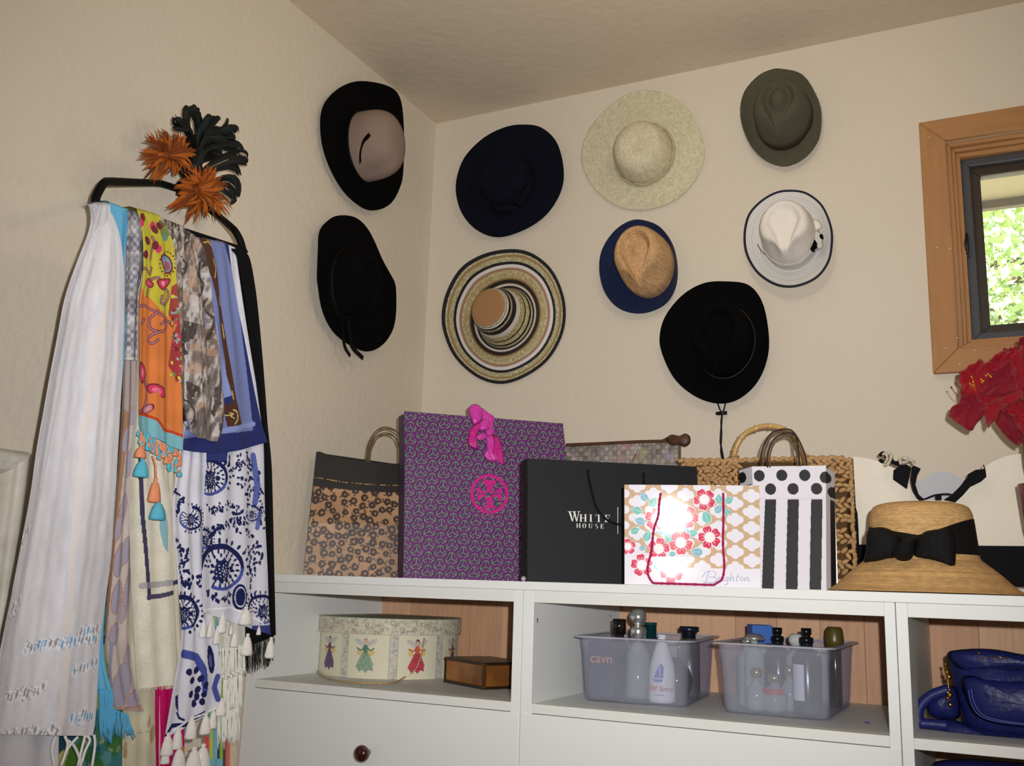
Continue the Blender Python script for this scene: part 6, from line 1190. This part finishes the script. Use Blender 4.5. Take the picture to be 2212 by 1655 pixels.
# ---- light blue scarf
L = [(236,440),(243,500),(245,640),(240,900),(225,1200),(208,1440),(204,1500)]; t = scarf('light blue scarf, almost hidden behind the white one, with blue fringe', L)
s = Sheet(L, [(278,456),(276,500),(270,560),(270,640),(268,760),(250,1000),(236,1200),(222,1400),(243,1500)], .2290, 3., [(.002, 2, 0, .1)], rear=.02); s.pt.C[:] = (104, 178, 216); s.pt.mottle(20, .06, 2); s.build('cloth', t, cot)
bt = M('sky_blue_thread', (92, 172, 214), .8, .2)
fringe(t, [(216,1488),(244,1494)], 96, .2335, bt, 44, 2.4, 1.4, sd=11); fringe(t, [(240,1528),(278,1546)], 46, .2300, bt, 34, 2.4, 1.6, sd=12, spread=.5)

# ---- marbled grey scarf
L = [(345,474),(358,502),(370,534),(376,580),(380,640),(384,720),(385,800),(386,870),(398,918),(424,944)]; t = scarf('crumpled grey and brown marbled scarf in the middle of the rail', L)
s = Sheet(L, [(398,493),(426,515),(440,545),(450,600),(456,660),(467,740),(476,820),(482,880),(479,928),(468,955)], .2420, 1.2, [(.006, 2, 0, .4), (.0025, 5, 1, .7)]); p = s.pt
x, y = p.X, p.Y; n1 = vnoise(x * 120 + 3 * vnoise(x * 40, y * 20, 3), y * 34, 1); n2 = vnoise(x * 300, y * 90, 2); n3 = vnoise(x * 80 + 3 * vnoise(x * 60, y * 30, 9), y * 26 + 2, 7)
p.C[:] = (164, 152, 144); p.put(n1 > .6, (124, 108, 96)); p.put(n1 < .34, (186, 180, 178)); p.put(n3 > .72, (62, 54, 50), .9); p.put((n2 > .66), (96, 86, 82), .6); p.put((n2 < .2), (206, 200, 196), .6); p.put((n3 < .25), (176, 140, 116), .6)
p.ell(*s.c((398, 893))[0], s.ppx(8), s.ppx(15), (30, 26, 26)); p.line(s.c([(392,920),(410,925),(420,900),(412,870),(398,860)]), s.ppx(3), (60, 56, 54), sm=20)  # shaded hollow of the rolled end, painted dark into the cloth colour
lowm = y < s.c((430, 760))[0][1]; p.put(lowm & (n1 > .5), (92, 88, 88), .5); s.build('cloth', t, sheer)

# ---- orange and yellow paisley scarf
L = [(296,456),(303,480),(308,530),(306,600),(299,640),(298,700),(298,800),(297,895),(299,930)]; t = scarf('orange and yellow paisley scarf with turquoise tasselled hem', L)
s = Sheet(L, [(346,470),(363,500),(374,530),(378,580),(381,630),(386,700),(389,760),(389,830),(391,900),(392,974)], .2450, 1.0, [(.0035, 2, .5, .2), (.001, 5, 0, .3)]); p = s.pt; p.C[:] = (214, 124, 66)
ylw = (192, 182, 62); p.poly(s.c([(290,450),(380,450),(392,560),(390,676),(360,684),(340,664),(325,640),(312,640),(296,606)]), ylw); p.mottle(30, .04, 1)
mar, pnk, gre, blu = (112, 44, 52), (206, 60, 96), (120, 130, 70), (120, 152, 176)
def curl(pts, w=5, c=mar, c2=(176, 130, 150)): p.line(s.c(pts), s.ppx(w), c, sm=30); p.line(s.c(pts), s.ppx(w * .4), c2, sm=30)
def pleaf(pts, c, c2): p.poly(s.c(smooth_path(pts, 30, True)), mar); q = smooth_path(pts, 30, True); p.poly(s.c(q.mean(0) + (q - q.mean(0)) * .8), c); p.poly(s.c(q.mean(0) + (q - q.mean(0)) * .45), c2)
for z in ([(300,585),(312,580),(325,592),(330,578),(326,590)], [(318,640),(324,612),(338,600),(352,612),(366,634),(358,658),(346,654),(348,640)], [(299,662),(312,660),(334,672),(352,684),(372,700)], [(340,672),(326,690),(330,712),(350,716),(362,704),(356,694),(346,700)], [(345,716),(332,722),(322,734),(330,742),(340,734)], [(312,690),(304,700),(308,690)], [(306,800),(318,846),(312,880),(300,890)], [(318,834),(312,812),(306,800)], [(330,512),(336,528),(330,540),(326,560)], [(300,890),(316,886),(330,876)]): curl(z)
pleaf([(338,606),(352,602),(369,602),(366,616),(352,628),(342,620)], pnk, (226, 150, 160)); pleaf([(312,610),(322,600),(334,612),(330,622),(318,618)], pnk, (200, 110, 120)); pleaf([(318,835),(332,828),(352,838),(355,858),(346,858),(340,846),(326,850)], pnk, (230, 110, 140)); pleaf([(300,782),(312,790),(316,812),(306,830),(298,812)], pnk, (220, 130, 150)); pleaf([(312,878),(330,872),(332,884),(320,894),(308,892)], (196, 120, 140), (216, 160, 160))
pleaf([(346,556),(356,548),(370,560),(374,580),(366,592),(352,584)], blu, (168, 176, 190)); p.ell(*s.c((362, 574))[0], s.ppx(6), s.ppx(9), (170, 84, 96), .4)
for k in range(18): a = k * .349; q = s.c((361 + 17 * math.cos(a), 570 + 26 * math.sin(a)))[0]; p.ell(q[0], q[1], s.ppx(1.8), s.ppx(1.8), mar)
for x_, y_, c_ in ((308,470,mar),(304,482,pnk),(318,520,mar),(330,488,pnk),(334,496,mar),(352,500,gre),(358,512,(96, 140, 130)),(350,484,(96, 110, 60)),(362,500,gre),(344,488,mar),(314,550,mar),(342,538,pnk),(336,530,mar)): q = s.c((x_, y_))[0]; p.ell(q[0], q[1], s.ppx(6), s.ppx(8), c_, x_)
p.poly(s.c([(372,620),(392,600),(394,840),(382,820),(366,790),(372,740),(382,700),(366,680)]), (150, 50, 60), .85)
rr = np.random.default_rng(2)
for k in range(60): q = s.c((372 + 20 * rr.random(), 640 + 190 * rr.random()))[0]; p.ell(q[0], q[1], s.ppx(1.5 + 3 * rr.random()), s.ppx(1.5 + 3 * rr.random()), [(196, 60, 90), (120, 130, 80), (150, 170, 170), (206, 196, 60), mar][k % 5], rr.random() * 3)
hemp = [(296,894),(312,896),(326,900),(340,908),(348,920),(352,928),(376,934),(394,944)]; p.poly(s.c(hemp + [(396,990),(290,990)]), (122, 178, 190)); p.line(s.c(hemp), s.ppx(5), (190, 66, 36)); s.build('cloth', t, cot)
tq = [M('turquoise_tassel', (96, 184, 208), .9, .1, bump=(300, .6)), M('coral_tassel', (232, 150, 112), .9, .1, bump=(300, .6))]
hem2 = np.array([(300,930),(318,934),(330,944),(345,956),(360,962),(376,968),(391,976)]); rr = np.random.default_rng(5)
for k in range(60):
    row = k % 3; q = poly_at(hem2, (k / 60 + .013 * rr.random())); xx, yy = q[0] + rr.normal() * 1.5, q[1] + row * 9 + rr.normal() * 3 + max(0, (q[0] - 340)) * .25 * row
    tassel(t, xx, yy, 9 + 4 * rr.random(), 13 + 5 * rr.random(), .2475 + .0015 * row, tq[rr.integers(0, 2)], name='small_tassel', seg=7, lean=rr.normal() * .15)
tassel(t, 305, 962, 30, 28, .2500, tq[1]); tassel(t, 309, 990, 38, 42, .2490, tq[0]); tassel(t, 337, 1032, 32, 54, .2490, tq[1]); tassel(t, 343, 1080, 40, 44, .2500, tq[0])
part('tassel_cord', tube(np.array([X_(x, y, .249) for x, y in ((330,985),(336,1005),(337,1034))]), .0022, 6), tq[1], t)

# ---- white sheer scarf, nearest the camera
L = [(219,440),(200,490),(167,560),(137,640),(120,720),(104,800),(86,900),(73,975),(60,1070),(40,1180),(20,1290),(4,1400),(-10,1500),(-26,1600)]; t = scarf('long sheer white scarf with open-work rows, nearest end of the rail', L)
R_ = [(246,434),(254,450),(261,490),(268,560),(270,640),(268,760),(266,820),(262,900),(259,960),(255,1040),(250,1120),(245,1200),(238,1260),(229,1330),(221,1400),(217,1480),(212,1560),(207,1590)]
s = Sheet(L, R_, .2510, 1.8, [(.008, 1.2, 2.2, .12), (.0018, 3.3, .4, .25), (.0004, 9, 1, .2)], hem=lambda u: -14 * (1 - u), rear=.02, tight=.036); p = s.pt; p.C[:] = (216, 214, 220); p.mottle(16, .035, 1, 6); p.mottle(120, .03, 5, 30)
p.line(s.c([(236,640),(206,740),(190,860),(178,960),(168,1060),(154,1200),(142,1330),(130,1500),(118,1600)]), s.ppx(11), (226, 216, 212), .8, sm=40); p.line(s.c([(150,660),(120,800),(100,950),(70,1150),(40,1340)]), s.ppx(12), (196, 194, 198), .6, sm=30); p.line(s.c([(206,560),(160,720),(140,800)]), s.ppx(8), (200, 198, 202), .6, sm=20)
rr = np.random.default_rng(12)
for (xa, ya), (xb, yb_), n, bl_p in (((60,1400),(215,1372),26,.35), ((150,1450),(218,1432),10,.5), ((20,1508),(95,1490),14,.0), ((20,1590),(120,1578),16,.0), ((150,1552),(206,1548),12,.6), ((10,1330),(50,1300),9,0), ((40,1180),(60,1150),5,0), ((170,1370),(212,1360),7,.8)):
    for k in range(n):
        f = (k + rr.random()) / n; x_, y_ = xa + (xb - xa) * f, ya + (yb_ - ya) * f + rr.normal() * 4; q = s.c((x_, y_))[0]; p.ell(q[0], q[1], s.ppx(2.2 + 1.5 * rr.random()), s.ppx(6 + 4 * rr.random()), (104, 160, 206) if rr.random() < bl_p else (146, 142, 150), .3, .85)
        for j in (-1, 1): p.line(s.c([(x_ + j * 3 - 4, y_ + 12), (x_ + j * 4, y_), (x_ + j * 3 + 3, y_ - 12)]), s.ppx(2.2), (238, 238, 242), .9, sm=8)
s.build('cloth', t, sheer)
s = Sheet([(214,446),(180,560),(140,700),(100,900),(60,1100),(20,1300),(-20,1500),(-40,1660)], [(238,446),(240,560),(230,700),(220,900),(190,1100),(150,1300),(130,1500),(122,1690)], .2400, 5., [(.004, 2, 0, .1)], rear=.02); s.pt.C[:] = (204, 202, 208); s.build('inner_layer', t, sheer)
wt = M('white_thread', (232, 230, 232), .8)
for k, a in enumerate(([(140,1590),(146,1612),(132,1655)], [(146,1600),(160,1612),(172,1640),(176,1670)], [(184,1588),(178,1612),(168,1655)], [(188,1590),(194,1600),(184,1622),(176,1650)], [(203,1588),(205,1610),(198,1660)], [(168,1592),(150,1612),(140,1630)], [(120,1590),(112,1620),(118,1660)])):
    part('fringe_strand', tube(np.array([X_(x, y, .254) for x, y in smooth_path(np.array(a, float), 10)]), .0026, 6), wt, t)

# ---- feathered mask hung in front of the rail
XF = .105
fm = root('feather_mask', 'feathered carnival mask of black and orange feathers on the rail', 'mask', X_(410, 340, XF))
blackf = M('black_feather', (10, 10, 11), .45, .25, noise=(30, .25), col2=(12, 24, 24)); orangef = M('orange_feather', (168, 88, 28), .75, .15, noise=(30, .3), bump=(200, .3)); orangef2 = M('rust_feather', (120, 58, 22), .75, .2, noise=(30, .3), bump=(200, .3))
KP = float(np.linalg.norm(X_(400, 340, XF) - X_(401, 340, XF)))
def blade(pth, w, x, out, mat, parent, name='feather', tipw=.25, pk=.55, tw=0.):
    q = smooth_path(np.array(pth, float), 9); t = np.linspace(0, 1, 9); P = np.array([X_(a, b, x) for a, b in q]); P[:, 0] += out * np.sin(t * PI * .7); d = np.gradient(P, axis=0); n = np.cross(d, A(1, 0, 0)); n /= np.linalg.norm(n, axis=1)[:, None] + 1e-9
    ww_ = w * KP * (np.interp(t, [0, .15, pk, .85, 1], [.15, .55, 1, .75, tipw]))[:, None] * .5; lift = np.array([1, 0, 0]) * ww_ * .35
    n = n * math.cos(tw) + A(1, 0, 0) * math.sin(tw); rows = np.stack([P - n * ww_ - lift, P, P + n * ww_ - lift], 1); V, f = grid(rows); return part(name, (V, f), mat, parent)
part('mask_plate', puff(np.array([X_(x, y, XF - .02) for x, y in smooth_path([(400,300),(430,290),(470,310),(480,330),(462,345),(440,352),(424,362),(430,380),(440,395),(420,402),(396,388),(380,350)], 40, True)]), A(1, 0, 0), .006, 4), M('black_satin_mask', (12, 12, 13), .5), fm)
rr = np.random.default_rng(21)
for pth, w in (([(418,300),(400,268),(388,250),(392,234)],20), ([(425,300),(416,262),(402,240),(408,231)],22), ([(432,300),(428,262),(418,244),(424,238)],20), ([(425,330),(424,290),(432,262),(440,254)],16), ([(430,320),(440,285),(452,262),(468,257)],16), ([(436,320),(455,292),(470,276),(476,262)],16), ([(440,300),(462,290),(485,285),(499,282)],20), ([(445,305),(470,296),(492,296),(496,304)],22), ([(450,300),(480,280),(496,276),(500,290)],14), ([(412,305),(385,278),(368,274),(361,252)],11), ([(412,300),(390,278),(372,268),(360,262)],14), ([(418,310),(400,285),(380,282),(362,280)],14),
        ([(424,345),(450,318),(485,322),(508,332)],18), ([(430,330),(465,312),(495,316),(512,326)],18), ([(470,320),(495,325),(510,335),(520,340)],8), ([(460,330),(490,340),(508,350),(521,355)],18), ([(450,370),(480,350),(505,350),(519,360)],18), ([(440,375),(470,362),(495,362),(507,378)],18), ([(436,372),(465,345),(490,335),(506,345)],16), ([(420,360),(422,330),(430,300),(434,290)],16), ([(424,395),(424,360),(428,335),(432,320)],16), ([(455,395),(480,385),(498,400),(502,428)],20), ([(460,400),(485,400),(496,415),(497,425)],16), ([(455,410),(470,415),(485,430),(488,441)],14), ([(420,398),(408,380),(404,360),(410,340)],14), ([(440,300),(450,285),(470,288),(490,310)],22), ([(430,310),(445,300),(465,305),(475,300)],22), ([(400,390),(385,395),(375,400),(370,408)],14), ([(396,392),(400,400),(395,408),(388,402)],16)):
    for j in range(2): blade([(a + rr.normal() * 2.5, b + rr.normal() * 2.5) for a, b in pth], w * (.5 + .3 * rr.random()), XF + .004 * j, .012 + .02 * rr.random(), blackf, fm, tw=rr.normal() * .35)
for cx, cy, n, sc, sq in ((356, 336, 170, 62, 1.), (422, 410, 170, 66, .98)):
    fl_ = part('feather_flower', ball(X_(cx, cy, XF + .03), .012, 10, 6), orangef2, fm)
    for k in range(n):
        a = k / n * 2 * PI * 3 + rr.normal() * .2; l = sc * (.55 + .55 * rr.random()) * (1 if math.sin(a) > -.3 else .95); c1 = rr.normal() * .18
        if cx < 400: l *= 1.12 if math.cos(a) < -.3 else .82
        else: l *= 1.22 if math.sin(a) > .4 else .85
        e = (cx + l * math.cos(a), cy + l * sq * math.sin(a)); m1 = (cx + .5 * l * math.cos(a + c1), cy + .5 * l * math.sin(a + c1)); b0 = (cx + 4 * math.cos(a), cy + 4 * math.sin(a)); blade([b0, m1, e], 3.2 + 3 * rr.random(), XF + .016 + .012 * rr.random(), .014 + .02 * rr.random(), orangef if rr.random() < .6 else orangef2, fl_, tipw=.08, pk=.5, tw=rr.normal() * .3)
